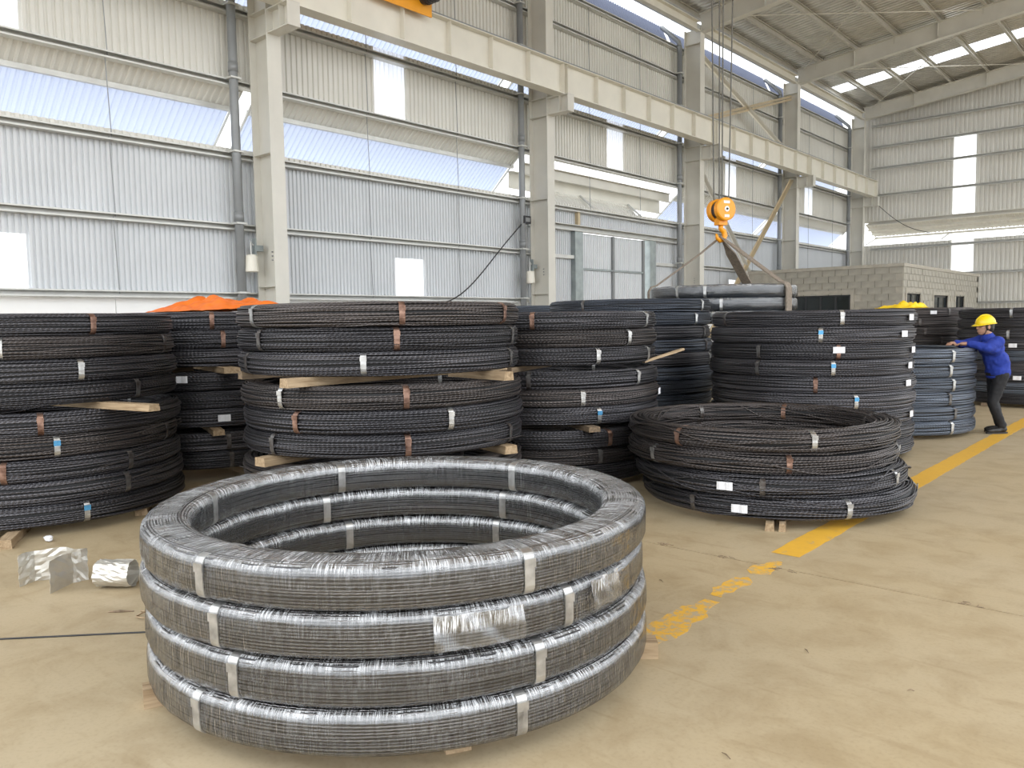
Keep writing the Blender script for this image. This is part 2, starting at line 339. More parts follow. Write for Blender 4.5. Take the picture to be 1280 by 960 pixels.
# ------------------------------------------------------------------ left wall
wl = empty('wall_left'); tag(wl, 'tall side wall of grey corrugated sheets on horizontal girts', 'wall', kind='structure')
GZ = [2.14, 3.32, 4.53, 5.75, 6.96, 8.08, 9.06, 9.90]
def wall_sheet(y0, y1, z0, z1, mat, name='cladding_sheet', parent=None, pitch=0.115):
    if mat is MAT['clad_low']: pitch = 0.085
    return corr(y0, y1, lambda a, d, t: (XW-0.03+d, a, (z0, z1)[t]), pitch).build(name, mat, parent or wl)
BAYS = [(-1.5, 0.39)]+[(COLS[i], COLS[i+1]) for i in range(5)]
SKY_HI = {1: (3.45, 4.24), 2: (10.65, 11.45), 3: (18.82, 19.6), 4: (25.9, 26.7), 5: (32.9, 33.7)}
SKY_LO = {1: (3.40, 4.17), 2: (11.08, 11.86), 4: (26.2, 26.9)}
for b, (y0, y1) in enumerate(BAYS):
    if b == 5: y1 = YB
    door = (b == 3)
    # low bands
    def band(z0, z1, cut, mat):
        if cut:
            wall_sheet(y0, cut[0], z0, z1, mat); wall_sheet(cut[1], y1, z0, z1, mat)
        else: wall_sheet(y0, y1, z0, z1, mat)
    if not door:
        lo = SKY_LO.get(b)
        band(2.10, 3.32, lo, MAT['clad_low'])
        if lo:
            wall_sheet(lo[0], lo[1], 2.98, 3.32, MAT['clad_low']); wall_sheet(lo[0], lo[1], 2.10, 2.98, MAT['skylight'], 'daylight_sheet')
        band(3.32, 4.53, None, MAT['clad_low'])
    else:
        wall_sheet(y0, 17.2, 0.0, 4.02, MAT['clad_low']); wall_sheet(21.15, y1, 0.0, 4.02, MAT['clad_low']); wall_sheet(y0, y1, 4.02, 4.53, MAT['clad_low'])
    wall_sheet(y0, y1, 4.53, 4.68, MAT['clad'])                       # upstand below the first vent
    hi = SKY_HI.get(b)
    band(5.75, 6.96, hi, MAT['clad'])
    if hi: wall_sheet(hi[0], hi[1], 5.75, 6.96, MAT['skylight'], 'daylight_sheet')
    band(6.96, 7.16, hi, MAT['clad'])
    if hi: wall_sheet(hi[0], hi[1], 6.96, 7.16, MAT['skylight'], 'daylight_sheet')
    wall_sheet(y0, y1, 8.08, 9.06, MAT['clad']); wall_sheet(y0, y1, 9.06, 9.98, MAT['clad'])
    # girts of this bay
    for z in GZ:
        if door and z < 4: continue
        MB().prof(C_prof(0.11, 0.16, 0.008, 0.025), (XW, y0, z), (XW, y1, z), (0, 0, 1)).build('girt', MAT['girt'], wl)
    # sag rods at the third points
    for k in (1, 2):
        yy = y0+(y1-y0)*k/3
        for i in range(len(GZ)-1):
            if door and GZ[i] < 4: continue
            MB().tube([(XW+0.10, yy+0.02, GZ[i]), (XW+0.10, yy-0.02, GZ[i+1])], 0.008, 5).build('sag_rod', MAT['pipe'], wl)
    # sloping vent hoods outside the wall: opaque apron, edge purlin, translucent sheet
    for zt, zs in ((5.75, 0), (8.08, 1)):
        if door and zs == 0:
            MB().prof(C_prof(0.28, 0.10), (XW-0.34, y0+0.1, 5.44), (XW-0.34, y1-0.1, 5.44)).build('hood_purlin', MAT['cream'], wl)
            MB().prof(C_prof(0.42, 0.12), (XW-0.70, y0+0.1, 5.20), (XW-0.70, y1-0.1, 5.20)).build('hood_purlin', MAT['cream'], wl)
            corr(y0+0.95, y0+5.6, lambda a, d, t: (XW-(0.20, 0.72)[t], a, (4.50, 5.12)[t]+d)).build('hood_apron', MAT['clad'], wl)
            for yb in (y0+3.0, y0+5.4):
                MB().tube([(XW-0.05, yb, 4.62), (XW-0.62, yb+0.02, 5.1)], 0.03, 6).build('hood_bracket', MAT['girt'], wl)
            continue
        corr(y0+0.12, y1-0.12, lambda a, d, t: (XW-(0.0, 0.36)[t], a, (zt, zt-0.29)[t]+d)).build('hood_apron', MAT['clad'], wl)
        MB().prof(rect(0.07, 0.08), (XW-0.36, y0+0.1, zt-0.31), (XW-0.36, y1-0.1, zt-0.31)).build('hood_purlin', MAT['girt'], wl)
        corr(y0+0.12, y1-0.22, lambda a, d, t: (XW-(0.36, 1.30)[t], a, (zt-0.29, zt-1.12)[t]+d)).build('hood_sheet', MAT['hood'], wl)
        for ye in (y0+0.12, y1-0.22):
            MB().tube([(XW-0.02, ye, zt-0.06), (XW-1.28, ye, zt-1.15)], 0.025, 6).build('hood_bracket', MAT['girt'], wl)
    # open strip below the eave with its outer sheet
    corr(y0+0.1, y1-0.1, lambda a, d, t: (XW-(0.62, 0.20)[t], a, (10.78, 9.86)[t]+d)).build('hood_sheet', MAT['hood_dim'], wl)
dado = empty('wall_dado'); tag(dado, 'white painted masonry strip below the corrugated side wall', 'wall', kind='structure')
for b, (y0, y1) in enumerate(BAYS):
    if b == 3: continue
    n = 3
    for i in range(n):
        a, c = y0+(y1-y0)*i/n, y0+(y1-y0)*(i+1)/n
        MB().box(XW-0.12, XW-0.02, a+0.006, c-0.006, 0, 2.10).build('dado_panel', MAT['white'], dado)

# sliding door bay
dr = empty('door_1'); tag(dr, 'pale corrugated sliding door hung between galvanised posts', 'door', kind='structure')
for y0, y1 in ((17.45, 18.92), (18.98, 20.55)):
    corr(y0, y1, lambda a, d, t: (XW+0.02+d, a, (0.05, 3.95)[t]), 0.1, 0.02).build('door_leaf', MAT['clad_low'], dr)
for y in (18.92, 20.5): MB().box(XW+0.03, XW+0.10, y, y+0.08, 0.05, 3.95).build('door_stile', MAT['pipe'], dr)
MB().box(XW+0.05, XW+0.09, 17.45, 20.55, 2.98, 3.03).build('door_rail', MAT['galv'], dr)
for y in (17.12, 20.80): MB().box(XW-0.05, XW+0.14, y, y+0.34, 0, 4.0).build('door_post', MAT['galv'], dr)
MB().prof(C_prof(0.16, 0.18), (XW, 15.4, 4.05), (XW, 22.8, 4.05)).build('door_lintel', MAT['girt'], dr)
MB().box(XW, XW+0.1, 15.4, 17.15, 3.25, 3.34).build('door_girt', MAT['girt'], dr)
MB().box(XW, XW+0.1, 21.1, 22.8, 3.25, 3.34).build('door_girt', MAT['girt'], dr)
MB().box(XW, XW+0.1, 17.3, 17.4, 4.13, 4.5).build('door_hanger', MAT['brace'], dr)

# ------------------------------------------------------------------ columns, runway beam, eave
ordn = ['nearest', 'second', 'third', 'fourth', 'fifth']
for i, yc in enumerate(COLS[1:]):
    col = empty('column', (0, 0, 0)); tag(col, f'cream steel column with corbel, {["beside the orange tarp stack", "behind the stack with the protruding stick", "behind the hoisted coils, braced to its right", "just left of the concrete block office", "in the far corner of the hall"][i]}', 'column', 'wall columns', 'structure')
    h = 10.45; w = 0.135
    MB().box(XC-0.016, XC, yc-w, yc+w, 0, h).build('inner_flange', MAT['cream'], col)
    MB().box(-12.76, -12.744, yc-w, yc+w, 0, h).build('outer_flange', MAT['cream'], col)
    MB().box(-12.745, XC-0.015, yc-0.006, yc+0.006, 0, h).build('web', MAT['cream'], col)
    for z in (2.29, 6.50, 6.92, 10.0, 4.55):
        t = 0.008 if z != 4.55 else 0.004
        MB().box(-12.745, XC-0.015, yc-w+0.01, yc+w-0.01, z-t, z+t).build('stiffener_plate', MAT['cream'], col)
    cb = empty('corbel'); cb.parent = col
    MB().box(XC, -11.58, yc-0.12, yc+0.12, 6.50, 6.52).build('corbel_flange', MAT['cream'], cb)
    MB().box(XC, -11.58, yc-0.12, yc+0.12, 6.88, 6.90).build('corbel_flange', MAT['cream'], cb)
    MB().box(XC, -11.60, yc-0.007, yc+0.007, 6.52, 6.88).build('corbel_web', MAT['cream'], cb)
    MB().box(-11.86, -11.845, yc-0.11, yc+0.11, 6.52, 6.88).build('corbel_stiffener', MAT['cream'], cb)
    MB().box(-11.60, -11.585, yc-0.12, yc+0.12, 6.52, 6.88).build('corbel_end_plate', MAT['cream'], cb)
    for z in (2.75, 2.82, 2.89):
        MB().tube([(XC-0.25, yc-0.03, z), (XC-0.25, yc, z)], 0.012, 6).build('bolt', MAT['pipe'], col)
def runway(y0, y1, lab):
    o = MB().prof(I_prof(0.72, 0.30, 0.018, 0.012), (-11.85, y0+0.006, 7.26), (-11.85, y1-0.006, 7.26)).build('crane_runway_beam', MAT['cream_beam'])
    tag(o, lab, 'beam', 'crane runway beams', 'structure')
    n = 6
    for i in range(n+1):
        y = y0+0.07+(y1-y0-0.14)*i/n
        MB().box(-11.845, -11.72, y-0.007, y+0.007, 6.92, 7.60).build('stiffener', MAT['cream_beam'], o)
    MB().prof([(-0.05, 0), (0.05, 0), (0.05, 0.012), (0.012, 0.02), (0.012, 0.06), (0.03, 0.065), (0.03, 0.09), (-0.03, 0.09), (-0.03, 0.065), (-0.012, 0.06), (-0.012, 0.02), (-0.05, 0.012)], (-11.85, y0, 7.62), (-11.85, y1, 7.62)).build('crane_rail', MAT['pipe'], o)
labs = ['cream crane runway beam leaving the frame before the nearest column', 'cream crane runway beam carrying the yellow end carriage', 'cream crane runway beam above the sliding door bay', 'cream crane runway beam crossing the braced bay', 'cream crane runway beam ending in the far corner']
for i in range(5): runway(COLS[i], COLS[i+1] if i < 4 else 38.1, labs[i])
for i in range(5):
    o = MB().prof(C_prof(0.30, 0.14, 0.012, 0.03), (-12.32, COLS[i]+0.14, 10.46), (-12.32, COLS[i+1]-0.14, 10.46)).build('eave_beam', MAT['cream_beam'])
    tag(o, f'cream eave strut between wall columns, {["first", "second", "third", "fourth", "last"][i]} bay from the camera', 'beam', 'eave struts', 'structure')
# downpipes
for i, yc in enumerate(COLS[1:]):
    dp = empty('downpipe'); tag(dp, f'grey rainwater downpipe clamped {["left of the nearest column", "left of the second column, by the hanging cable", "right of the sliding door", "left of the column by the block office", "in the far corner"][i]}', 'pipe', 'rainwater downpipes')
    y = yc-0.47; x = XW+0.24
    MB().tube([(x, y, 0.0), (x, y, 9.9)], 0.075, 12).build('pipe', MAT['pipe'], dp, True)
    MB().tube([(x, y, 9.9), (x-0.03, y, 10.05), (x-0.55, y, 10.55), (x-0.62, y, 10.62)], 0.07, 10).build('pipe_elbow', MAT['pipe'], dp, True)
    for z in (2.14, 3.32, 4.53, 5.75, 6.96, 8.08, 9.06):
        MB().box(x-0.095, x+0.095, y-0.095, y+0.095, z+0.03, z+0.06).build('clamp', MAT['girt'], dp)
    for z in (3.4, 5.9): MB().tube([(x, y, z), (x, y, z+0.16)], 0.084, 12).build('pipe_socket', MAT['pipe'], dp, True)
# bracing in the fourth bay
def brace(p0, p1, lab, mat='brace'):
    b = empty('brace'); tag(b, lab, 'brace', 'steel cross braces', 'structure')
    p0, p1 = Vector(p0), Vector(p1); up = Vector((1, 0, 0))
    for s in (-1, 1):
        L = [(0.012*s, -0.06), (0.09*s, -0.06), (0.09*s, -0.048), (0.024*s, -0.048), (0.024*s, 0.06), (0.012*s, 0.06)]
        MB().prof(L, p0, p1, up).build('angle_bar', MAT[mat], b)
xb = -12.42
brace((xb, 22.97, 9.85), (xb, 30.1, 7.70), 'cream brace falling from the eave to the runway beam in the braced bay', 'cream_beam')
brace((xb+.03, 22.97, 7.75), (xb+.03, 30.2, 9.85), 'tan brace rising from the runway beam to the eave')
brace((xb, 22.97, 6.45), (xb, 30.1, 0.25), 'grey brace falling behind the crane hook', 'cream')
brace((xb+.03, 30.2, 6.80), (xb+.03, 22.97, 0.40), 'tan brace falling from the corbel toward the hoisted coils')

# ------------------------------------------------------------------ roof
def rz(x): return 11.06+0.11*(x+12.2)
ceil = empty('ceiling'); tag(ceil, 'shallow metal roof on steel purlins with one daylight strip', 'roof', kind='structure')
XR = 6.0
def roof_sheet(y0, y1, mat, name):
    return corr(y0, y1, lambda a, d, t: ((-12.75, XR)[t], a, rz((-12.75, XR)[t])+0.02+d), 0.2, 0.035).build(name, mat, ceil)
for y0, y1 in ((-3.0, 7.87), (7.87, 15.35), (15.35, 22.83), (22.83, 30.31), (30.31, 34.25), (35.35, 39.3)): roof_sheet(y0, y1, MAT['roof'], 'roof_sheet')
roof_sheet(34.25, 35.35, MAT['skylight'], 'daylight_sheet')
px = [-12.5, -11.55, -10.2, -8.85, -7.5, -6.15, -4.8, -3.45, -2.1, -0.75, 0.6, 1.95, 3.3, 4.65, 5.85]
for x in px:
    for i in range(5):
        y0, y1 = COLS[i], COLS[i+1]
        if i == 4: y1 = 39.2
        if x > -3.6 and i < 2: continue
        MB().prof(C_prof(0.20, 0.09, 0.008, 0.025), (x, y0+0.01, rz(x)-0.09), (x, y1-0.01, rz(x)-0.09)).build('purlin', MAT['purlin'], ceil)
for i, yc in enumerate(COLS[1:]):
    o = MB().prof(I_prof(0.56, 0.24, 0.016, 0.012), (XC-0.05, yc, rz(XC)-0.48), (XR, yc, rz(XR)-0.48)).build('rafter', MAT['cream'], None)
    tag(o, f'cream roof rafter spanning from the {["nearest", "second", "third", "fourth", "corner"][i]} wall column', 'beam', 'roof rafters', 'structure')
    for x in px[2::2]: MB().box(x-0.01, x+0.01, yc-0.10, yc+0.10, rz(x)-0.74, rz(x)-0.22).build('rafter_stiffener', MAT['cream'], o)
    for x in px[1:]: MB().prof([(-.01, 0), (.01, 0), (.01, .34), (-.01, .34)], (x-0.03, yc-0.02, rz(x)-0.42), (x-0.03, yc+0.02, rz(x)-0.42)).build('purlin_cleat', MAT['purlin'], o)
rods = [((-12.0, 23.0), (-6.2, 30.2)), ((-12.0, 30.2), (-6.2, 23.0)), ((-11.9, 30.5), (-6.2, 37.7)), ((-11.9, 37.7), (-6.2, 30.5)), ((-6.0, 30.5), (0.2, 37.7)), ((-6.0, 37.7), (0.2, 30.5)), ((-6.0, 23.0), (0.2, 30.2))]
for a, b in rods: MB().tube([(a[0], a[1], rz(a[0])-0.30), (b[0], b[1], rz(b[0])-0.30)], 0.014, 6).build('tie_rod', MAT['cream_beam'], ceil)
gt = MB().prof([(-.11, -.1), (.11, -.1), (.13, .08), (.115, .08), (.1, -.085), (-.1, -.085), (-.115, .08), (-.13, .08)], (-12.92, -3, 10.86), (-12.92, 39.2, 10.86)).build('gutter', MAT['girt'], ceil)

# ------------------------------------------------------------------ back wall
wb = empty('wall_back'); tag(wb, 'grey corrugated end wall with a bright vertical daylight strip', 'wall', kind='structure')
def back_sheet(x0, x1, z0, z1a, z1b, mat, name='cladding_sheet'):
    def fn(a, d, t):
        z = z0 if t == 0 else z1a+(z1b-z1a)*(a-x0)/(x1-x0)
        return (a, YB+0.03-d, z)
    return corr(x0, x1, fn, 0.16, 0.035).build(name, mat, wb)
BX = [XW, -8.80, -7.97, -2.0, 2.0, 6.0]
BZ = [0.0, 2.14, 3.40, 4.64, 5.85, 7.02, 8.21, 9.15, 10.08]
for i in range(5):
    x0, x1 = BX[i], BX[i+1]; sky = (i == 1)
    for z0, z1 in ((0, 2.14), (2.14, 3.40), (3.40, 4.84), (5.85, 7.02), (7.02, 8.21), (8.21, 9.15), (9.15, 10.08)):
        if sky and z0 < 9.1:
            back_sheet(x0, x1, z0, z1, z1, MAT['skylight'], 'daylight_sheet')
        else: back_sheet(x0, x1, z0, z1, z1, MAT['clad'])
    back_sheet(x0, x1, 10.08, rz(x0)+0.05, rz(x1)+0.05, MAT['clad'])
for z in BZ[1:]:
    if z == 5.85: continue
    MB().prof(C_prof(0.10, 0.14, 0.008, 0.02), (XC+0.1, YB-0.12, z), (6.0, YB-0.12, z)).build('girt', MAT['girt'], wb)
MB().prof(C_prof(0.18, 0.16, 0.008, 0.03), (XC, YB-0.12, 5.80), (6.0, YB-0.12, 5.80)).build('girt', MAT['cream'], wb)
corr(XC-0.2, 6.0, lambda a, d, t: (a, YB+(0.05, 1.5)[t], (5.80, 5.34)[t]+d), 0.16, 0.03).build('hood_apron', MAT['clad'], wb)
for e in (0.5, 1.0, 1.45): MB().prof(rect(0.06, 0.09), (XC-0.2, YB+e, 5.74-0.317*e), (6.0, YB+e, 5.74-0.317*e)).build('hood_purlin', MAT['cream'], wb)
for x in (-12.3, -9.2, -6.2, -3.2, 0, 3): MB().tube([(x, YB, 4.9), (x, YB+1.42, 5.28)], 0.03, 6).build('hood_bracket', MAT['girt'], wb)

# ------------------------------------------------------------------ concrete block office in the far corner
of = empty('block_office', (-9.6, 30.8, 0)); tag(of, 'flat-topped grey concrete block office in the far corner', 'building')
ox0, ox1, oy0, oy1, oh = -12.1, -7.2, 25.9, 35.8, 3.2
def off(mb, name, mat, parent=None):
    o = mb.build(name, mat, parent or of); o.location = (9.6, -30.8, 0) if parent is None else (0, 0, 0); return o
# openings: front face (plane y=oy0) x-ranges, side face (plane x=ox1) y-ranges : (a0,a1,z0,z1)
front_open = [(-10.62, -8.72, 0.95, 2.34)]
side_open = [(26.25, 27.75, 1.3, 2.35), (29.3, 31.15, 0.0, 2.30), (32.2, 33.5, 0.9, 2.35)]
def wall_core(axis, a0, a1, opens, z1):
    cuts = sorted(set([a0, a1]+[o[0] for o in opens]+[o[1] for o in opens])); mb = MB()
    for p, q in zip(cuts[:-1], cuts[1:]):
        zs = [(0, z1)]
        for o in opens:
            if o[0] <= p+1e-6 and o[1] >= q-1e-6: zs = [(0, o[2]), (o[3], z1)]
        for s, e in zs:
            if e-s < 0.01: continue
            if axis == 'x': mb.box(p, q, oy0+0.012, oy0+0.19, s, e)
            else: mb.box(ox1-0.19, ox1-0.012, p, q, s, e)
    return mb
off(wall_core('x', ox0, ox1-0.012, front_open, oh-0.10), 'mortar_wall', MAT['mortar'])
off(wall_core('y', oy0+0.19, oy1, side_open, oh-0.10), 'mortar_wall', MAT['mortar'])
off(MB().box(ox0, ox1-0.012, oy1-0.2, oy1, 0, oh-0.1), 'mortar_wall', MAT['mortar'])
off(MB().box(ox0, ox0+0.18, oy0+0.2, oy1-0.2, 0, oh-0.1), 'mortar_wall', MAT['mortar'])
off(MB().box(ox0-0.02, ox1+0.03, oy0-0.03, oy1+0.03, oh-0.10, oh), 'roof_slab', MAT['mortar'])
bw, bh = 0.40, 0.20
bm_x = MB().box(-0.192, 0.192, -0.02, 0.02, -0.093, 0.093).mesh('block', MAT['block'])
bm_y = MB().box(-0.02, 0.02, -0.192, 0.192, -0.093, 0.093).mesh('block', MAT['block'])
def lay(axis, a0, a1, opens):
    for r in range(7, 15):
        z = 0.1+r*bh+0.1; a = a0+0.2+(0.2 if r % 2 else 0)
        while a < a1-0.15:
            if not any(o[0]-0.18 < a < o[1]+0.18 and o[2]-0.05 < z < o[3]+0.05 for o in opens):
                o = link('block', bm_x if axis == 'x' else bm_y, of); jt = random.uniform(-0.006, 0.004)
                p = (a, oy0+0.01+jt, z) if axis == 'x' else (ox1-0.01-jt, a, z)
                o.location = (p[0]+9.6, p[1]-30.8, p[2])
            a += bw
lay('x', ox0+0.9, ox1+0.02, front_open); lay('y', oy0+0.02, oy1, side_open)
hb_x = MB().box(-0.095, 0.095, -0.02, 0.02, -0.093, 0.093).mesh('block', MAT['block']); hb_y = MB().box(-0.02, 0.02, -0.095, 0.095, -0.093, 0.093).mesh('block', MAT['block'])
for r in range(7, 15):
    z = 0.2+r*bh
    if r % 2:
        o = link('block', hb_y, of); o.location = (ox1-0.012+9.6, oy0+0.125-30.8, z)
    else:
        o = link('block', hb_x, of); o.location = (ox1-0.10+9.6, oy0+0.012-30.8, z)
def window(axis, a0, a1, z0, z1, mull):
    w = empty('window'); w.parent = of; w.location = (9.6, -30.8, 0)
    def bx(p, q, s, e, d0, d1, name, mat):
        if axis == 'x': MB().box(p, q, oy0+d0, oy0+d1, s, e).build(name, mat, w)
        else: MB().box(ox1-d1, ox1-d0, p, q, s, e).build(name, mat, w)
    t = 0.07
    for (p, q, s, e) in ((a0-0.1, a1+0.1, z1, z1+0.11), (a0-0.1, a0, z0, z1), (a1, a1+0.1, z0, z1)): bx(p, q, s, e, -0.025, 0.1, 'surround', MAT['mortar'])
    for (p, q, s, e) in ((a0, a1, z1-t, z1), (a0, a1, z0, z0+t), (a0, a0+t, z0, z1), (a1-t, a1, z0, z1)): bx(p, q, s, e, 0.04, 0.1, 'frame', MAT['alu_dark'])
    for i in range(mull):
        c0 = a0+(a1-a0)*i/mull; c1 = a0+(a1-a0)*(i+1)/mull
        bx(c0+0.03, c1-0.03, z0+t, z1-t, 0.07, 0.085, 'pane', MAT['glass'])
        if i: bx(c0-0.03, c0+0.03, z0, z1, 0.045, 0.1, 'mullion', MAT['alu_dark'])
for o in front_open: window('x', *o, 4)
for o in side_open: window('y', *o, 2)

# ------------------------------------------------------------------ wire coils
R0, RW, H0 = 1.16, 0.20, 0.175
def section(s, a, b, e):
    c, sn = np.cos(s), np.sin(s)
    return a*np.sign(c)*np.abs(c)**(2/e), b*np.sign(sn)*np.abs(sn)**(2/e)
def bundle(name, seed, n_str, wob_s, wob_o, expo, a=RW/2, b=H0/2, nseg=150, k=5, stray=0, rs=1.0):
    """one coil: every strand of its outer layer as a tube, over a solid core"""
    rng = np.random.RandomState(seed); RC = R0-a
    # even spacing round the section
    ss = np.linspace(0, 2*PI, 2000, endpoint=False); px_, pz_ = section(ss, a, b, expo)
    L = np.concatenate([[0], np.cumsum(np.hypot(np.diff(px_), np.diff(pz_)))]); per = L[-1]+np.hypot(px_[0]-px_[-1], pz_[0]-pz_[-1])
    rad = per/n_str*0.54*rs
    def at(l):
        s = np.interp(np.mod(l, per), np.append(L, per), np.append(ss, 2*PI)); return section(s, a-rad, b-rad, expo)
    th = np.linspace(0, 2*PI, nseg, endpoint=False)
    V = []; F = []; UV = []
    base = 0
    for i in range(n_str+stray):
        isx = i >= n_str
        l = per*i/n_str if not isx else rng.uniform(0, per)
        w = np.zeros(nseg); o = np.zeros(nseg)
        for h in (1, 2, 3, 5, 8):
            w += rng.normal()*np.sin(h*th+rng.uniform(0, 6.3))/h**0.7
            o += rng.normal()*np.sin(h*th+rng.uniform(0, 6.3))/h**0.6
        l = l+w*wob_s*(4 if isx else 1); o = o*wob_o
        if isx: o = np.abs(o)*1.2+rad*0.9
        x, z = at(l); nx, nz = x/a**1.0, z/b**1.0; nn = np.hypot(nx, nz)+1e-6
        x = x+nx/nn*o; z = z+nz/nn*o
        z = np.clip(z, -(H0/2-rad-0.0008), H0/2-rad-0.0008)
        r = RC+x
        ph = rng.uniform(0, 6.3)
        for j in range(k):
            an = 2*PI*j/k+ph
            rr = r+rad*math.cos(an); zz = z+rad*math.sin(an)
            V.append(np.stack([rr*np.cos(th), rr*np.sin(th), zz], 1))
        idx = np.arange(nseg); nx_i = (idx+1) % nseg
        for j in range(k):
            j2 = (j+1) % k
            F.append(np.stack([base+j*nseg+idx, base+j*nseg+nx_i, base+j2*nseg+nx_i, base+j2*nseg+idx], 1))
            u0 = idx*(2*PI*RC/nseg); u1 = (idx+1)*(2*PI*RC/nseg); v0 = i+j/k; v1 = i+(j+1)/k-1e-4
            UV.append(np.stack([np.stack([u0, 0*u0+v0], 1), np.stack([u1, 0*u0+v0], 1), np.stack([u1, 0*u0+v1], 1), np.stack([u0, 0*u0+v1], 1)], 1))
        base += k*nseg
    # core
    kc = 20; sc = np.linspace(0, 2*PI, kc, endpoint=False); cx_, cz_ = section(sc, a-rad*2.0, b-rad*2.0, expo)
    for j in range(kc): V.append(np.stack([(RC+cx_[j])*np.cos(th), (RC+cx_[j])*np.sin(th), np.full(nseg, cz_[j])], 1))
    idx = np.arange(nseg); nx_i = (idx+1) % nseg
    for j in range(kc):
        j2 = (j+1) % kc
        F.append(np.stack([base+j*nseg+idx, base+j*nseg+nx_i, base+j2*nseg+nx_i, base+j2*nseg+idx], 1)); UV.append(np.zeros((nseg, 4, 2)))
    V = np.concatenate(V).astype(np.float32); F = np.concatenate(F).astype(np.int32); UV = np.concatenate(UV).astype(np.float32)
    m = bpy.data.meshes.new(name); nf = len(F)
    m.vertices.add(len(V)); m.vertices.foreach_set('co', V.ravel())
    m.loops.add(nf*4); m.loops.foreach_set('vertex_index', F.ravel())
    m.polygons.add(nf); m.polygons.foreach_set('loop_start', np.arange(0, nf*4, 4, dtype=np.int32)); m.polygons.foreach_set('loop_total', np.full(nf, 4, np.int32))
    m.update(calc_edges=True)
    uvl = m.uv_layers.new(name='UVMap'); uvl.data.foreach_set('uv', UV.reshape(-1))
    m.shade_smooth()
    m.materials.append(MAT['wire']); m.materials.append(MAT['core'])
    mi = np.zeros(nf, np.int32); mi[-kc*nseg:] = 1; m.polygons.foreach_set('material_index', mi)
    return m
BUN = {
 'messy': [bundle('messy_wire_bundle', 11+i, 46, 0.008, 0.0030, 3.4, stray=5, rs=0.88) for i in range(4)],
 'loose': [bundle('loose_wire_bundle', 31+i, 44, 0.014, 0.0050, 2.5, a=0.105, b=0.0865, stray=8, rs=0.88) for i in range(3)],
 'neat': [bundle('neat_wire_bundle', 51+i, 52, 0.0012, 0.0006, 5.0, nseg=180, rs=0.80) for i in range(2)],
}
def loop_strap(name, mat, a, b, expo, w=0.042, off=0.004, t=0.0016):
    RC = R0-a if a <= 0.1 else R0-a; k = 32; mb = MB(); s = np.linspace(0, 2*PI, k, endpoint=False)
    xo, zo = section(s, a+off, b+off*0.4, expo); xi, zi = section(s, a+off-t-0.003, b+off*0.4-t-0.003, expo)
    vs = []
    for y in (-w/2, w/2):
        vs += [(RC+p, y, q) for p, q in zip(xo, zo)]+[(RC+p, y, q) for p, q in zip(xi, zi)]
    fs = []
    for j in range(k):
        j2 = (j+1) % k
        fs += [(j, j2, 2*k+j2, 2*k+j), (k+j2, k+j, 3*k+j, 3*k+j2), (j2, j, k+j, k+j2), (2*k+j, 2*k+j2, 3*k+j2, 3*k+j)]
    mb.add(vs, fs)
    mb.box(RC+a+off-0.002, RC+a+off+0.004, -w/2-0.003, w/2+0.003, 0.022, 0.055)   # crimped seal
    return mb.mesh(name, mat)
STR = {}
for kind, (a, b, e) in {'messy': (0.10, 0.0840, 3.4), 'loose': (0.105, 0.0830, 2.5), 'neat': (0.10, 0.0840, 5.0)}.items():
    for c in 'scdb': STR[kind, c] = loop_strap('steel_strap', MAT['strap_'+c], a, b, e, off=0.0075 if kind != 'neat' else 0.006)
tape_m = MB().box(R0+0.011, R0+0.016, -0.024, 0.024, 0.01, 0.05).mesh('strap_seal', MAT['blue_tape'])
def paper_mesh():
    mb = MB(); n = 6; w, h = 0.125, 0.065; vs = []
    for i in range(n+1):
        y = -w/2+w*i/n; x = math.sqrt((R0+0.017)**2-y*y)+0.004*math.sin(i*1.7)
        vs += [(x, y, -h/2), (x, y, h/2), (x-0.001, y, -h/2), (x-0.001, y, h/2)]
    fs = []
    for i in range(n): fs += [(4*i, 4*i+4, 4*i+5, 4*i+1), (4*i+6, 4*i+2, 4*i+3, 4*i+7)]
    return mb.add(vs, fs).mesh('paper_tag', MAT['paper'])
paper_m = paper_mesh()
def film_mesh(seed, off=0.0035, a=RW/2, b=H0/2, expo=4.2):
    rng = np.random.RandomState(seed); RC = R0-a; n, k = 180, 44; s = np.linspace(0, 2*PI, k, endpoint=False)
    px_, pz_ = section(s, a+off, b-0.001, expo)
    V = []; ph = rng.uniform(0, 6.3, 12)
    for i in range(n):
        t = 2*PI*i/n
        for j in range(k):
            d = 0.0012*math.sin(17*t+3*s[j]+ph[0])+0.001*math.sin(41*t-2*s[j]+ph[1])+0.0008*math.sin(73*t+ph[2]+s[j])+rng.normal()*0.0004
            rr = RC+px_[j]*(1+d/a); zz = pz_[j]*(1+d/b*0.5); V.append((rr*math.cos(t), rr*math.sin(t), zz))
    F = []; UV = []; P = np.concatenate([[0], np.cumsum(np.hypot(np.diff(px_), np.diff(pz_)))]); P = np.append(P, P[-1]+0.01)
    for i in range(n):
        for j in range(k):
            i2, j2 = (i+1) % n, (j+1) % k
            F.append((i*k+j, i2*k+j, i2*k+j2, i*k+j2)); u0, u1 = i*2*PI*RC/n, (i+1)*2*PI*RC/n
            UV += [(u0, P[j]), (u1, P[j]), (u1, P[j+1]), (u0, P[j+1])]
    m = bpy.data.meshes.new('plastic_wrap'); m.from_pydata(V, [], F); uvl = m.uv_layers.new(name='UVMap')
    uvl.data.foreach_set('uv', np.array(UV, np.float32).ravel()); m.shade_smooth(); m.materials.append(MAT['film']); return m
FILM = [film_mesh(3), film_mesh(4)]
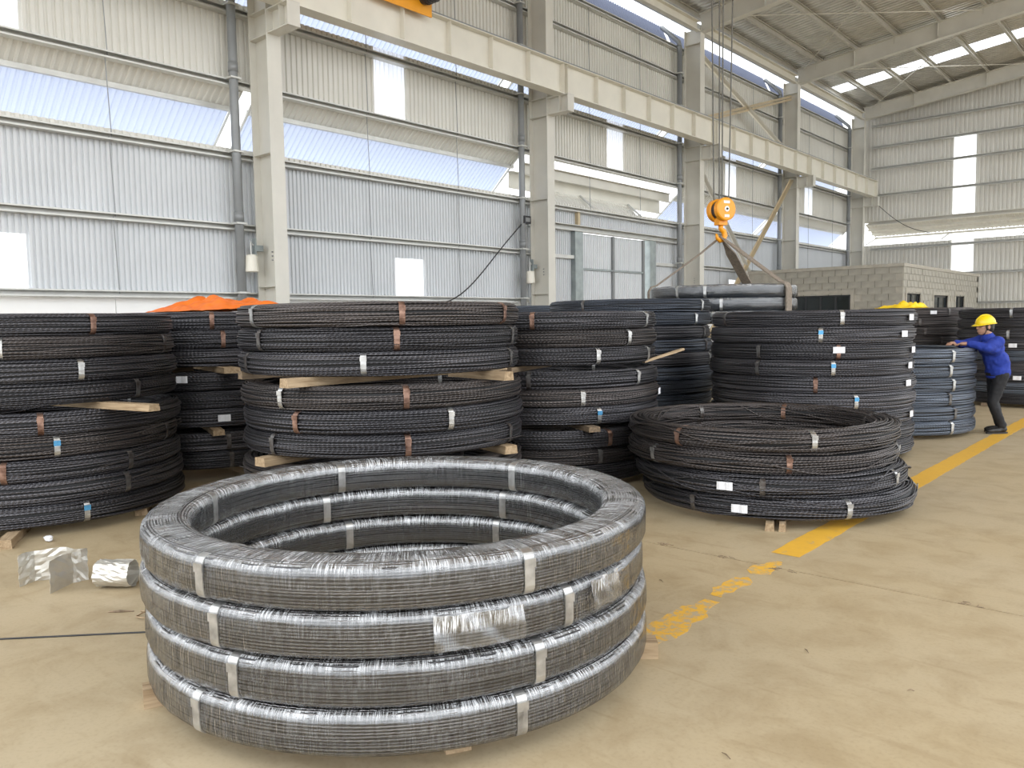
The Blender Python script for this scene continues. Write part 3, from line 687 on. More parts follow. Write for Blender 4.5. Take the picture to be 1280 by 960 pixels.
def flap_mesh(seed, w, h):
    rng = random.Random(seed); mb = MB(); nx, nz = 14, 9; vs = []; uv = []
    for i in range(nx+1):
        for j in range(nz+1):
            an = (i/nx-0.5)*w/R0; z = (j/nz-0.5)*h+rng.uniform(-.004, .004)*(1 if j in (0, nz) else 0)
            r = R0+0.012+0.006*math.sin(i*0.9+j*0.6)+rng.uniform(-.003, .003)+0.010*(1-j/nz)
            vs.append((r*math.cos(an), r*math.sin(an), z)); uv.append((i/nx*w, j/nz*h))
    fs = [(i*(nz+1)+j, (i+1)*(nz+1)+j, (i+1)*(nz+1)+j+1, i*(nz+1)+j+1) for i in range(nx) for j in range(nz)]
    m = mb.add(vs, fs).mesh('film_flap', MAT['film'], True); uvl = m.uv_layers.new(name='UVMap')
    for lp in m.loops: uvl.data[lp.index].uv = uv[lp.vertex_index]
    return m

COIL = {}
PLACE = ['top', 'second', 'third', 'fourth', 'fifth', 'sixth', 'seventh', 'eighth', 'ninth', 'tenth']
def coil(cx, cy, z, H, kind, mat, straps, papers, label, group, R=R0, wrap=False, tilt=(0, 0), cat='wire coil', jit=0.012):
    e = empty('wrapped_wire_coil' if wrap else 'wire_coil', (cx+random.uniform(-jit, jit), cy+random.uniform(-jit, jit), z+H/2))
    e.scale = (R/R0, R/R0, H/H0); e.rotation_euler = (tilt[0], tilt[1], 0)
    tag(e, label, cat, group)
    m = random.choice(BUN[kind]); o = link('wire_bundle', m, e); o.rotation_euler = (0 if random.random() < .5 else PI, 0, random.uniform(0, 6.28)); o['kind'] = 'stuff'
    o.material_slots[0].link = 'OBJECT'; o.material_slots[0].material = MAT[mat]
    for a, c in straps:
        s = link('steel_strap', STR[kind, c], e); s.rotation_euler = (0, 0, math.radians(a)); s.location.z = 0
        if c == 'c': s['label'] = 'rusty copper-coloured steel strap'
        if c == 'b':
            t = link('strap_seal', tape_m, s); t['label'] = 'blue strap seal'
    for a, dz in papers:
        s = link('paper_tag', paper_m, e); s.rotation_euler = (0, 0, math.radians(a)); s.location.z = dz; s['label'] = 'white paper tag'
    if wrap:
        f = link('plastic_wrap', random.choice(FILM), e); f.rotation_euler = (0, 0, random.uniform(0, 6.28)); f['label'] = 'clear wrinkled stretch film'
    return e
def stack(where, cx, cy, base, layers, H, wood, kind, mats, straps, papers, R=R0, jit=0.012, offs=None, back_straps=()):
    """layers: coils per tier from the floor up; straps and papers are listed from the top coil down"""
    n = sum(layers); z = base; k = n; tiers = []
    grp = f'coils in the {where}'
    for li, c in enumerate(layers):
        for _ in range(c):
            k -= 1
            st = list(straps[k]) if k < len(straps) else []
            for a in back_straps: st.append((a+random.uniform(-8, 8), random.choice('ds')))
            pp = papers.get(k, [])
            pos = 'bottom' if k == n-1 else PLACE[k]
            word = 'top' if k == 0 else ('bottom' if k == n-1 else f'{PLACE[k]} from top')
            ox, oy = offs[k] if offs else (0, 0)
            mat = mats[k % len(mats)]
            lab = f'dark steel wire coil, {word} in the {where}'
            COIL[where, k] = coil(cx+ox, cy+oy, z, H, kind, mat, st, pp, lab, grp, R, jit=jit, tilt=(random.uniform(-.001, .001), random.uniform(-.001, .001)))
            z += H
        tiers.append(z)
        if li < len(layers)-1: z += wood
    return z
BS = (60, 120, 180)
s_ = lambda *p: list(p)
stack('leftmost tall stack', -7.85, 2.53, 0.07, [5, 4], 0.178, 0.055, 'messy', ['wire', 'wire_brown', 'wire', 'wire'],
      [[(4,'c')], [(332,'s'),(43,'d')], [(358,'s')], [(22,'d')], [(342,'c')], [(349,'b'),(42,'d')], [(330,'c'),(16,'d')], [(13,'d')], [(356,'b')]], {}, jit=0.022, back_straps=(100,))
stack('tall stack behind the plastic-wrapped coils', -5.33, 4.39, 0.035, [3, 3, 3], 0.177, 0.068, 'messy', ['wire_brown', 'wire', 'wire'],
      [[(266,'s'),(328,'c'),(16,'c')], [(270,'d'),(326,'c'),(25,'d')], [(258,'d'),(314,'s'),(22,'d')], [(280,'s'),(328,'c')], [(286,'c'),(344,'s')], [(274,'d'),(328,'c'),(18,'d')]], {}, jit=0.022, back_straps=(100,))
stack('stack under the orange tarp', -8.83, 4.69, 0.12, [2, 3, 3], 0.19, 0.06, 'messy', ['wire'],
      [[(334,'c')], [(339,'c')], [], [], [], [], [(340,'d')], [(341,'d')]], {5: [(338, 0)], 3: [(318, 0.03)]}, back_straps=(100,))
stack('stack with the protruding stick', -5.45, 6.77, 0.05, [3, 3, 3], 0.172, 0.05, 'messy', ['wire', 'wire_brown', 'wire'],
      [[(302,'c'),(8,'s')], [(352,'s')], [(334,'s'),(11,'s')], [(299,'d'),(358,'s')], [(324,'s')], [(333,'b')], [(339,'c')], [(334,'d')]], {4: [(22, 0)]}, jit=0.02, back_straps=(100,))
stack('tall stack left of the hoisted coils', -6.47, 9.99, 0.06, [10], 0.183, 0.0, 'messy', ['wire_mid', 'wire_mid', 'wire', 'wire_mid', 'wire', 'wire_mid'],
      [[(271,'d'),(2,'s')], [(354,'s')], [(6,'d')], [(5,'d')], [(8,'s')]], {}, jit=0.03, back_straps=(100,))
stack('half-hidden far stack near the door', -9.7, 11.45, 0.06, [10], 0.183, 0.0, 'messy', ['wire_blue'], [[(300,'s')]], {}, jit=0.02)
stack('tall paper-tagged stack before the office', -3.74, 9.69, 0.06, [9], 0.1805, 0.0, 'messy', ['wire', 'wire', 'wire', 'wire'],
      [[(237,'d'),(307,'s')], [(297,'b')], [(264,'d'),(306,'c')], [(264,'d'),(304,'b')], [(294,'c')], [(315,'b')], [(250,'d')], [(299,'d')], [(287,'d')]],
      {0: [(354, 0)], 1: [(348, 0)], 2: [(306, 0.02), (0, 0)], 3: [(357, 0.01)], 4: [(352, 0)], 6: [(0, 0)]}, jit=0.018, back_straps=(100,))
stack('low open stack beside the yellow line', -3.08, 6.83, 0.062, [4], 0.171, 0.0, 'loose', ['wire_brown', 'wire_brown', 'wire', 'wire'],
      [[(261,'c'),(315,'s'),(150,'d'),(100,'c'),(40,'d')], [(247,'s'),(306,'c'),(12,'s'),(150,'d')], [(293,'d'),(354,'s')], [(261,'d'),(322,'s'),(20,'s')]],
      {2: [(279, 0)], 3: [(281, 0)]}, R=1.145, offs=[(0, 0), (0.0, -0.01), (0.06, -0.02), (0.13, 0.02)])
stack('waist-high stack under the person', -3.60, 12.08, 0.05, [6], 0.187, 0.0, 'messy', ['wire_blue'],
      [[(332,'s')], [(330,'s')], [(333,'s')], [(330,'d')], [(335,'d')], [(332,'s')]], {}, jit=0.008, back_straps=(100,))
stack('far stack right behind the person', -2.60, 17.16, 0.06, [9], 0.185, 0.0, 'messy', ['wire', 'wire', 'wire', 'wire', 'wire_blue', 'wire', 'wire', 'wire_blue'],
      [[(264,'s')], [(250,'d')], [(263,'s')]], {3: [(267, 0)], 4: [(255, 0)], 5: [(262, 0)], 6: [(270, 0)]}, back_straps=(100,))
stack('far stack left of the hard hat', -4.96, 18.55, 0.06, [9], 0.19, 0.0, 'messy', ['wire_brown'],
      [[(320,'d')], [(292,'d')], [(297,'d')], [(313,'d')], [(300,'d')]], {0: [(304, 0)], 1: [(336, 0)]}, back_straps=(100,))

# loose wire ends springing out of some coils
def wire_end(e, a0, a1, out, z0, z1, r=0.0055):
    pts = []
    for t in np.linspace(0, 1, 14):
        a = math.radians(a0+(a1-a0)*t); rr = R0-0.005+out*t*t; pts.append((rr*math.cos(a), rr*math.sin(a), z0+(z1-z0)*t))
    o = MB().tube(pts, r, 6).build('loose_wire_end', MAT['wire_brown'], e, True); uvl = o.data.uv_layers.new(name='UVMap')
LS = 'leftmost tall stack'; BSK = 'tall stack behind the plastic-wrapped coils'
wire_end(COIL[LS, 5], 20, 46, 0.10, 0.03, 0.09); wire_end(COIL[LS, 5], 25, 52, 0.07, -0.02, 0.05); wire_end(COIL[LS, 7], 5, 30, 0.04, 0.0, 0.07); wire_end(COIL[LS, 1], 20, 50, 0.05, 0.02, -0.02)
wire_end(COIL[LS, 6], 0, 28, 0.03, -0.03, 0.05)
wire_end(COIL[BSK, 6], 300, 262, 0.06, 0.02, -0.05); wire_end(COIL[BSK, 6], 300, 258, 0.09, 0.0, 0.06); wire_end(COIL[BSK, 5], 0, 32, 0.03, -0.02, -0.06)
# plastic-wrapped stack in the foreground
fs_ = [[(280,'s'),(342,'s'),(161,'s'),(98,'s'),(215,'s')], [(284,'s'),(352,'s'),(166,'s'),(101,'s'),(225,'s')], [(287,'s'),(344,'s'),(159,'s'),(105,'s')], [(277,'s'),(340,'s'),(165,'s'),(100,'s')]]
fo = [(0, 0), (-0.015, 0.0), (0.0, 0.005), (0.0, 0.0)]
for k in range(4):
    e = coil(-2.95+fo[k][0], 2.53+fo[k][1], 0.08+(3-k)*0.1755, 0.175, 'neat', 'wire_clean', fs_[k], [],
         ['plastic-wrapped wire coil on top of the foreground stack', 'plastic-wrapped wire coil, second from top, with loose film flaps', 'plastic-wrapped wire coil, third from top of the foreground stack', 'plastic-wrapped wire coil resting on the timbers in the foreground'][k], 'plastic-wrapped coils in the foreground', wrap=True, jit=0.004)
    if k == 1:
        for sd, w, h, an, dz in ((1, 0.34, 0.12, 333, 0.005), (2, 0.20, 0.11, 3, 0.02)):
            f = link('film_flap', flap_mesh(sd, w, h), e); f.rotation_euler = (0, 0, math.radians(an)); f.location.z = dz
# coils on the crane slings
for k in range(3):
    coil(-6.33, 12.54, 2.145-(k+1)*0.205, 0.203, 'neat', 'wire_mid', [[(261,'s'),(284,'s'),(10,'s')], [(296,'s'),(250,'s')], [(290,'s')]][k], [],
         f'wrapped wire coil hanging from the crane slings, {["top", "middle", "bottom"][k]} of three', 'coils hanging from the crane', R=1.19, wrap=True, jit=0.015)

# ------------------------------------------------------------------ timbers
def timber(p, ang, L, w, h, lab, mat='wood', pitch=0.0):
    """p: visible end at its underside; the beam runs from there in direction ang"""
    mb = MB(); n = 6; vs = []; rg = random.Random(int(p[0]*1000)+int(p[1]*77))
    for i in range(n+1):
        x = L*i/n; j = [rg.uniform(-.004, .004) for _ in range(4)]
        vs += [(x, -w/2+j[0], 0.0), (x, w/2+j[1], 0.0), (x, w/2-0.006+j[2], h+j[3]*.4), (x, -w/2+0.006, h)]
    fs = [(4*i+a, 4*i+(a+1) % 4, 4*i+4+(a+1) % 4, 4*i+4+a) for i in range(n) for a in range(4)]+[(3, 2, 1, 0), (4*n, 4*n+1, 4*n+2, 4*n+3)]
    o = mb.add(vs, fs).build('timber_bearer', MAT[mat]); o.location = p; o.rotation_euler = (0, pitch, math.radians(ang))
    tag(o, lab, 'timber', 'timbers under the coils'); return o
zA = 0.07+5*0.178
timber((-6.16, 2.80, zA), 192, 1.9, 0.10, 0.053, 'pale timber sticking out of the middle of the leftmost stack')
timber((-8.3, 3.5, zA), 192, 0.4, 0.10, 0.053, 'hidden pale timber at the back of the leftmost stack middle layer')
timber((-6.62, 1.86, 0), 151, 2.4, 0.10, 0.068, 'pale floor timber at the foot of the leftmost stack')
timber((-6.88, 2.97, 0), 151, 1.9, 0.10, 0.068, 'floor timber under the right side of the leftmost stack')
zB1 = 0.035+3*0.177; zB2 = zB1+0.068+3*0.177
timber((-4.93, 3.16, zB2), 92, 2.4, 0.10, 0.066, 'pale timber end at the left of the upper gap behind the wrapped coils')
timber((-4.02, 4.52, zB2), 170, 0.75, 0.09, 0.066, 'pale square timber at the right of the upper gap behind the wrapped coils')
timber((-6.1, 3.5, zB2), 80, 1.9, 0.09, 0.066, 'dark timber deep in the upper gap behind the wrapped coils', 'wood_dark')
timber((-5.30, 3.17, zB1), 95, 2.6, 0.12, 0.066, 'pale timber in the lower gap just above the wrapped rim, left side')
timber((-4.17, 4.70, zB1), 165, 0.95, 0.12, 0.066, 'pale timber in the lower gap just above the wrapped rim, right side')
timber((-5.0, 3.3, 0), 95, 2.3, 0.12, 0.034, 'floor timber under the stack behind the wrapped coils')
timber((-4.3, 4.9, 0), 175, 0.6, 0.12, 0.034, 'second floor timber under the stack behind the wrapped coils')
zC1 = 0.12+2*0.190; zC2 = zC1+0.06+3*0.190
timber((-7.50, 4.22, zC2), 165, 2.2, 0.17, 0.058, 'pale timber block with a broken end below the orange tarp')
timber((-8.25, 3.76, zC2), 110, 0.5, 0.12, 0.058, 'dark timber beside the leftmost stack below the orange tarp', 'wood_dark')
timber((-7.60, 4.10, zC1), 160, 2.2, 0.12, 0.058, 'low rounded timber end below the orange tarp')
timber((-7.8, 4.6, 0), 175, 2.0, 0.12, 0.118, 'floor timber under the orange tarp stack')
zD1 = 0.05+3*0.172; zD2 = zD1+0.05+3*0.172
timber((-4.20, 7.46, zD2+0.155), 249, 0.52, 0.055, 0.022, 'long thin stick poking out to the right between dark coils', pitch=0.22)
timber((-4.98, 5.58, zD2), 110, 2.2, 0.09, 0.048, 'dark timber end in the upper gap beside the long stick', 'wood_dark')
timber((-4.36, 6.10, zD1), 150, 2.2, 0.12, 0.048, 'dark timber end in the lower gap under the long stick', 'wood_dark')
timber((-6.15, 5.95, zD2), 110, 1.7, 0.09, 0.048, 'rear timber in the gap of the stick stack', 'wood_dark')
timber((-4.75, 7.30, zD1), 150, 1.3, 0.09, 0.048, 'rear low timber in the stick stack', 'wood_dark')
timber((-5.0, 5.75, 0), 100, 1.9, 0.12, 0.048, 'floor timber under the stick stack', 'wood_dark')
timber((-4.6, 7.2, 0), 190, 0.45, 0.12, 0.048, 'rear floor timber under the stick stack', 'wood_dark')
timber((-3.385, 1.43, 0), 68, 2.4, 0.10, 0.078, 'short pale timber showing at the left foot of the wrapped stack')
timber((-1.975, 3.255, 0), 220, 1.0, 0.11, 0.078, 'pale timber showing at the right foot of the wrapped stack, by the yellow paint')
timber((-2.08, 2.02, 0), 150, 0.72, 0.10, 0.074, 'pale timber under the front of the wrapped stack')
timber((-2.50, 5.74, 0), 112, 2.3, 0.07, 0.060, 'split log end under the front of the low open stack', 'wood')
timber((-2.42, 5.78, 0), 112, 2.3, 0.055, 0.059, 'squared timber beside the split log under the low open stack', 'wood')
timber((-2.2, 7.45, 0), 200, 0.65, 0.10, 0.060, 'floor timber under the rear of the low open stack', 'wood_dark')
for (cx, cy, nm) in ((-6.47, 9.99, 'tall stack left of the hoisted coils'), (-9.7, 11.45, 'half-hidden back stack'), (-3.74, 9.69, 'tall tagged stack'), (-3.60, 12.08, 'waist-high stack by the worker'), (-2.6, 17.16, 'far stack behind the worker'), (-4.96, 18.55, 'far stack left of the worker')):
    for s, sd in ((-0.5, 'left'), (0.5, 'right')):
        hh = 0.048 if nm.startswith('waist') else 0.058
        timber((cx+s*1.0, cy-1.04, 0), 90, 2.08, 0.10, hh, f'floor timber under the {sd} half of the {nm}', 'wood_dark')

# ------------------------------------------------------------------ tarps
def tarp(name, cx, cy, z, rx, ry, mat, lab, seed, hump=0.06, rot=0):
    rg = np.random.RandomState(seed); n = 46; V = []; F = []
    ph = rg.uniform(0, 6.3, 20)
    for i in range(n+1):
        for j in range(n+1):
            u, v = 2*i/n-1, 2*j/n-1
            x = u*math.sqrt(1-v*v/2)*rx*(1+0.10*math.sin(3*v+ph[0])+.05*math.sin(7*v+ph[1])); y = v*math.sqrt(1-u*u/2)*ry*(1+0.10*math.sin(4*u+ph[2])+.05*math.sin(9*u+ph[3]))
            d = math.hypot(u*math.sqrt(1-v*v/2), v*math.sqrt(1-u*u/2))
            h = hump*(0.5*abs(math.sin(5*u+2.5*v+ph[4]))+0.5*abs(math.sin(3*v-4*u+ph[5]))+0.35*abs(math.sin(11*u+6*v+ph[6]))+0.2*abs(math.sin(17*v-9*u+ph[7])))
            h *= (0.62+0.38*math.sin(2.3*u+1.7*v+ph[8]))*(0.75+0.25*math.sin(6.1*u-3.7*v+ph[9])); h *= max(0.15, min(1, (1-d)*3.0)); h += 0.006+rg.uniform(0, .003)
            V.append((x, y, h))
    F = [(i*(n+1)+j, (i+1)*(n+1)+j, (i+1)*(n+1)+j+1, i*(n+1)+j+1) for i in range(n) for j in range(n)]
    o = MB().add(V, F).build(name, MAT[mat], None, True); o.location = (cx, cy, z); o.rotation_euler = (0, 0, rot)
    sol = o.modifiers.new('thickness', 'SOLIDIFY'); sol.thickness = 0.003; sol.offset = 1
    tag(o, lab, 'tarp'); return o
ztC = zC2+0.06+3*0.190
tarp('tarp', -8.42, 4.78, ztC+0.004, 0.92, 0.66, 'tarp_o', 'crumpled orange tarp spread on top of the stack by the column', 5, 0.15, 0.7)
tarp('tarp', -2.86, 10.30, 0.06+9*0.1805+0.006, 0.30, 0.14, 'tarp_y', 'crumpled yellow sheet lying on the tagged stack by the office', 9, 0.065, 0.7)

# ------------------------------------------------------------------ crane hook, slings, ropes, end carriage
HX, HY, HZ = -6.35, 12.53, 3.42
hb = empty('crane_hook_block', (HX, HY, HZ), math.radians(-26)); hb.scale = (0.84, 0.84, 0.84); tag(hb, 'orange crane hook block with two round sheave covers', 'crane hook')
def disc(x0, x1, r, k=28, yy=0, zz=0): return MB().tube([(x0, yy, zz), (x1, yy, zz)], r, k)
for s in (-1, 1):
    sh = MB().tube([(s*0.06, 0, 0), (s*0.075, 0, 0), (s*0.17, 0, 0), (s*0.185, 0, 0)], [0.20, 0.225, 0.225, 0.20], 32).build('sheave_cover', MAT['orange'], hb, False)
    MB().tube([(s*0.185, 0, 0), (s*0.20, 0, 0)], 0.055, 16).build('axle_cap', MAT['white'], sh)
    MB().tube([(s*0.20, 0, 0), (s*0.215, 0, 0)], 0.022, 10).build('axle_pin', MAT['dark'], sh)
    MB().box(min(s*0.185, s*0.19), max(s*0.185, s*0.19), -0.07, 0.07, 0.11, 0.16).build('rating_plate', MAT['white'], sh)
    MB().box(min(s*0.185, s*0.19), max(s*0.185, s*0.19), -0.05, 0.06, -0.16, -0.11).build('rating_plate', MAT['white'], sh)
MB().tube([(-0.06, 0, 0), (0.06, 0, 0)], 0.19, 24).build('sheave', MAT['black_plastic'], hb)
MB().box(-0.08, 0.08, -0.10, 0.10, -0.30, -0.12).build('hook_housing', MAT['orange'], hb)
hook_pts = [(0, 0, -0.28), (0, 0.0, -0.36), (0, 0.07, -0.42), (0, 0.10, -0.50), (0, 0.06, -0.58), (0, -0.02, -0.60), (0, -0.09, -0.55), (0, -0.11, -0.47)]
MB().tube(hook_pts, [0.05, 0.05, 0.055, 0.055, 0.055, 0.05, 0.035, 0.018], 10).build('hook', MAT['orange'], hb, True)
rp = []
for k, (dx, dy) in enumerate(((-0.18, -0.06), (-0.10, 0.10), (0.08, -0.1), (0.20, 0.06))):
    o = MB().tube([(HX+dx*0.6, HY+dy*0.6, HZ+0.05), (HX+dx, HY+dy, 9.1)], 0.011, 6).build('hoist_rope', MAT['rope'])
    tag(o, f'thin hoist rope above the orange hook block, {["leftmost", "second from the left", "third from the left", "rightmost"][k]} of four', 'rope', 'hoist ropes')
bz = HZ-0.47
def sling(pts, w, lab):
    mb = MB(); pts = [Vector(p) for p in pts]; vs = []; n = len(pts)
    for i, p in enumerate(pts):
        t = (pts[min(i+1, n-1)]-pts[max(i-1, 0)]).normalized()
        rad = Vector((p.x+6.33, p.y-12.54, 0)); rad = rad.normalized() if rad.length > 0.05 else Vector((1, 0, 0))
        sd = t.cross(Vector((-rad.y, rad.x, 0)).normalized()); sd = t.cross(sd).normalized()
        nm = t.cross(sd).normalized()*0.012; ww = w/2*(0.45 if i == 0 else 1)
        vs += [p-sd*ww-nm, p+sd*ww-nm, p+sd*ww+nm, p-sd*ww+nm]
    fs = [(4*i+a, 4*i+(a+1) % 4, 4*i+4+(a+1) % 4, 4*i+4+a) for i in range(n-1) for a in range(4)]+[(3, 2, 1, 0), (4*n-4, 4*n-3, 4*n-2, 4*n-1)]
    o = mb.add(vs, fs).build('lifting_sling', MAT['sling']); tag(o, lab, 'sling', 'slings on the crane hook')
zt = 2.16; zb_ = 1.515
def ringp(a, r, z): return (-6.33+r*math.cos(math.radians(a)), 12.54+r*math.sin(math.radians(a)), z)
for a, w, lab in ((222, 0.10, 'brown lifting sling running down to the left side of the hoisted coils'), (352, 0.15, 'brown lifting sling draped over the right side of the hoisted coils'), (92, 0.17, 'wide brown lifting sling running to the back of the hoisted coils')):
    mid = ringp(a, 1.10, zt+0.02)
    sling([(HX, HY, bz+0.03), ringp(a, 0.35, bz-(bz-zt)*0.30), ringp(a, 0.75, bz-(bz-zt)*0.66), mid, ringp(a, 1.19, zt-0.005), ringp(a, 1.235, zt-0.08), ringp(a, 1.235, zb_+0.03), ringp(a, 1.20, zb_-0.02), ringp(a, 1.0, zb_-0.035)], w, lab)
ec = empty('crane_end_carriage', (-11.85, 9.65, 7.715)); tag(ec, 'yellow crane end carriage with black motor on the runway beam', 'crane carriage')
MB().box(-0.19, 0.19, -1.7, 1.35, 0.06, 0.56).build('carriage_box', MAT['yellow'], ec)
MB().box(-0.22, 0.22, 1.35, 1.37, 0.0, 0.58).build('end_plate', MAT['yellow'], ec)
MB().box(0.19, 0.21, -0.05, 1.37, -0.24, 0.2).build('skirt_plate', MAT['yellow'], ec)
for y in (-1.4, 1.1): MB().tube([(-0.05, y, 0.13), (0.05, y, 0.13)], 0.13, 18).build('wheel', MAT['black_plastic'], ec)
mo = MB().tube([(0.21, 1.15, 0.06), (0.27, 1.15, 0.06), (0.60, 1.15, 0.06), (0.64, 1.15, 0.06)], [0.12, 0.14, 0.14, 0.09], 16).build('motor', MAT['black_plastic'], ec)
for x in (0.32, 0.39, 0.46, 0.53): MB().tube([(x, 1.15, 0.06), (x+0.015, 1.15, 0.06)], 0.152, 16).build('motor_fin', MAT['black_plastic'], mo)
bgz = empty('crane_bridge_girder', (-2, 9.65, 8.6)); tag(bgz, 'yellow crane bridge girder above the frame', 'crane girder')
MB().box(-9.9, 10.0, -0.28, 0.28, 0.02, 0.85).build('girder_box', MAT['yellow'], bgz)
MB().box(-9.95, -9.7, -0.4, 0.4, -0.32, 0.02).build('girder_saddle', MAT['yellow'], bgz)
tr = empty('hoist_trolley', (HX, HY-1.2, 9.47)); tag(tr, 'yellow hoist trolley above the frame', 'hoist')
MB().box(-0.8, 0.8, -1.8, 1.5, 0.0, 0.18).build('trolley_frame', MAT['yellow'], tr)
MB().tube([(-0.6, 1.2, -0.2), (0.6, 1.2, -0.2)], 0.22, 20).build('hoist_drum', MAT['rope'], tr)

# ------------------------------------------------------------------ small wall fittings
def fitting(yc, lab):
    f = empty('wall_box', (XC-0.42, yc-0.26, 2.70)); tag(f, lab, 'wall box', 'boxes on the columns')  # plain cream box on a bracket, its use left open
    MB().box(-0.05, 0.05, -0.012, 0.012, 0.10, 0.42).build('mounting_plate', MAT['galv'], f)
    MB().tube([(0, -0.02, 0.30), (0, -0.07, 0.36), (0, -0.07, 0.14)], 0.014, 6).build('bracket_arm', MAT['girt'], f)
    MB().tube([(0, -0.06, -0.16), (0, -0.06, -0.15), (0, -0.06, 0.12), (0, -0.06, 0.14)], [0.10, 0.115, 0.10, 0.07], 18).build('housing', MAT['cream_beam'], f)
    MB().box(-0.06, 0.06, 0.012, 0.14, 0.2, 0.3).build('wall_bracket', MAT['galv'], f)
fitting(COLS[1], 'small cream box on a bracket beside the nearest column')
fitting(COLS[2], 'small cream box on a bracket beside the second column')
cbx = empty('control_box', (XW+0.26, 14.98, 4.06)); tag(cbx, 'small black control box beside the second column above the cable', 'control box')
MB().box(-0.08, 0.08, -0.14, 0.10, -0.09, 0.09).build('box_body', MAT['black_plastic'], cbx)
MB().box(0.08, 0.086, -0.10, 0.06, -0.05, 0.05).build('box_cover', MAT['pipe'], cbx)
ca = [Vector((XW+0.26, 14.86, 3.98)).lerp(Vector((XW+0.30, 11.5, 2.0)), t)+Vector((0, 0, -0.42*math.sin(PI*t)*1.0+0.1*math.sin(2*PI*t))) for t in np.linspace(0, 1, 24)]
tag(MB().tube(ca, 0.014, 6).build('hanging_cable', MAT['dark'], None, True), 'black cable drooping from the control box along the side wall', 'cable')
cb2 = [Vector((-11.6, 37.9, 6.5)).lerp(Vector((-9.6, YB-0.2, 5.2)), t)+Vector((0, 0, -0.25*math.sin(PI*t))) for t in np.linspace(0, 1, 14)]
tag(MB().tube(cb2, 0.014, 5).build('hanging_cable', MAT['dark'], None, True), 'thin dark cable hanging from the far corner corbel', 'cable')

# ------------------------------------------------------------------ litter on the floor
def bent_sheet(path, h, mat, name, loc, lab, seed, cat, lean=0.0):
    rg = random.Random(seed); n = len(path); nz = 8; vs = []
    for i, (x, y) in enumerate(path):
        for j in range(nz+1):
            t = j/nz
            vs.append((x+rg.uniform(-.005, .005)+lean*t, y+rg.uniform(-.005, .005), h*t*(1+0.03*math.sin(i*.9))))
    fs = [(i*(nz+1)+j, (i+1)*(nz+1)+j, (i+1)*(nz+1)+j+1, i*(nz+1)+j+1) for i in range(n-1) for j in range(nz)]
    o = MB().add(vs, fs).build(name, MAT[mat]); o.location = loc
    sol = o.modifiers.new('thickness', 'SOLIDIFY'); sol.thickness = 0.0015
    tag(o, lab, cat); return o
def subdiv(pts, k):
    out = []
    for a, b in zip(pts[:-1], pts[1:]):
        for i in range(k): out.append((a[0]+(b[0]-a[0])*i/k, a[1]+(b[1]-a[1])*i/k))
    return out+[pts[-1]]
bent_sheet(subdiv([(-5.56, 1.63), (-5.62, 1.74), (-5.52, 1.90), (-5.38, 1.97), (-5.38, 1.88), (-5.27, 1.71)][::1], 5), 0.20, 'foil', 'bent_metal_sheet', (0, 0, 0.002), 'creased silver metal sheet standing on its edge on the floor', 3, 'metal scrap')
rl = []
for i in range(40):
    a = -0.5*PI+2*PI*0.93*i/39; r = 0.082+0.004*math.sin(i*.8); rl.append((r*math.cos(a), r*math.sin(a)))
rl += [(0.12, -0.015), (0.15, -0.02)]
mb = MB(); vs = []; rg = random.Random(4); W = 0.22; nx = 8
for (p, q) in rl:
    for j in range(nx+1): vs.append((W*(j/nx-0.5)+rg.uniform(-.003, .003), p*0.92+rg.uniform(-.003, .003), q+0.086+rg.uniform(-.003, .003)))
fs = [(i*(nx+1)+j, (i+1)*(nx+1)+j, (i+1)*(nx+1)+j+1, i*(nx+1)+j+1) for i in range(len(rl)-1) for j in range(nx)]
o = mb.add(vs, fs).build('rolled_metal_sheet', MAT['foil']); o.location = (-5.08, 2.02, 0.004); o.rotation_euler = (0, 0, math.radians(38))
sol = o.modifiers.new('thickness', 'SOLIDIFY'); sol.thickness = 0.0015
tag(o, 'silver metal sheet curled into a short roll on the floor', 'metal scrap')
def crumple(name, loc, r, mat, lab, seed, flat=0.5):
    rg = random.Random(seed); bm = bmesh.new(); bmesh.ops.create_icosphere(bm, subdivisions=2, radius=r)
    for v in bm.verts: v.co *= rg.uniform(0.6, 1.2); v.co.z *= flat
    zmin = min(v.co.z for v in bm.verts)
    for v in bm.verts: v.co.z -= zmin
    m = bpy.data.meshes.new(name); bm.to_mesh(m); bm.free(); m.materials.append(MAT[mat]); o = link(name, m); o.location = loc; tag(o, lab, 'litter'); return o
crumple('paper_scrap', (-6.60, 2.15, 0), 0.035, 'paper', 'small crumpled white scrap by the foot of the leftmost stack', 2, 0.6)
st = [(-4.52+0.16*t+0.03*math.sin(9*t), 1.92-0.02*t+0.05*math.sin(7*t), 0.006+0.012*abs(math.sin(6*t))) for t in np.linspace(0, 1, 20)]
tag(MB().tube(st, 0.004, 5).build('string_scrap', MAT['wood'], None, True), 'short pale curled string beside the wrapped stack', 'string')
tag(MB().tube([(-4.66, 1.80, 0.004), (-4.61, 1.845, 0.008), (-4.56, 1.90, 0.004)], [0.004, 0.009, 0.003], 5).build('wood_splinter', MAT['wood_dark']), 'dark splinter on the floor left of the wrapped stack', 'litter')
tag(MB().tube([(-5.4, 0.55, 0.004), (-4.69, 1.27, 0.005), (-4.2, 1.79, 0.004), (-3.75, 2.24, 0.004)], 0.0045, 6).build('loose_wire', MAT['dark']), 'long thin dark wire lying on the floor left of the wrapped stack', 'wire')
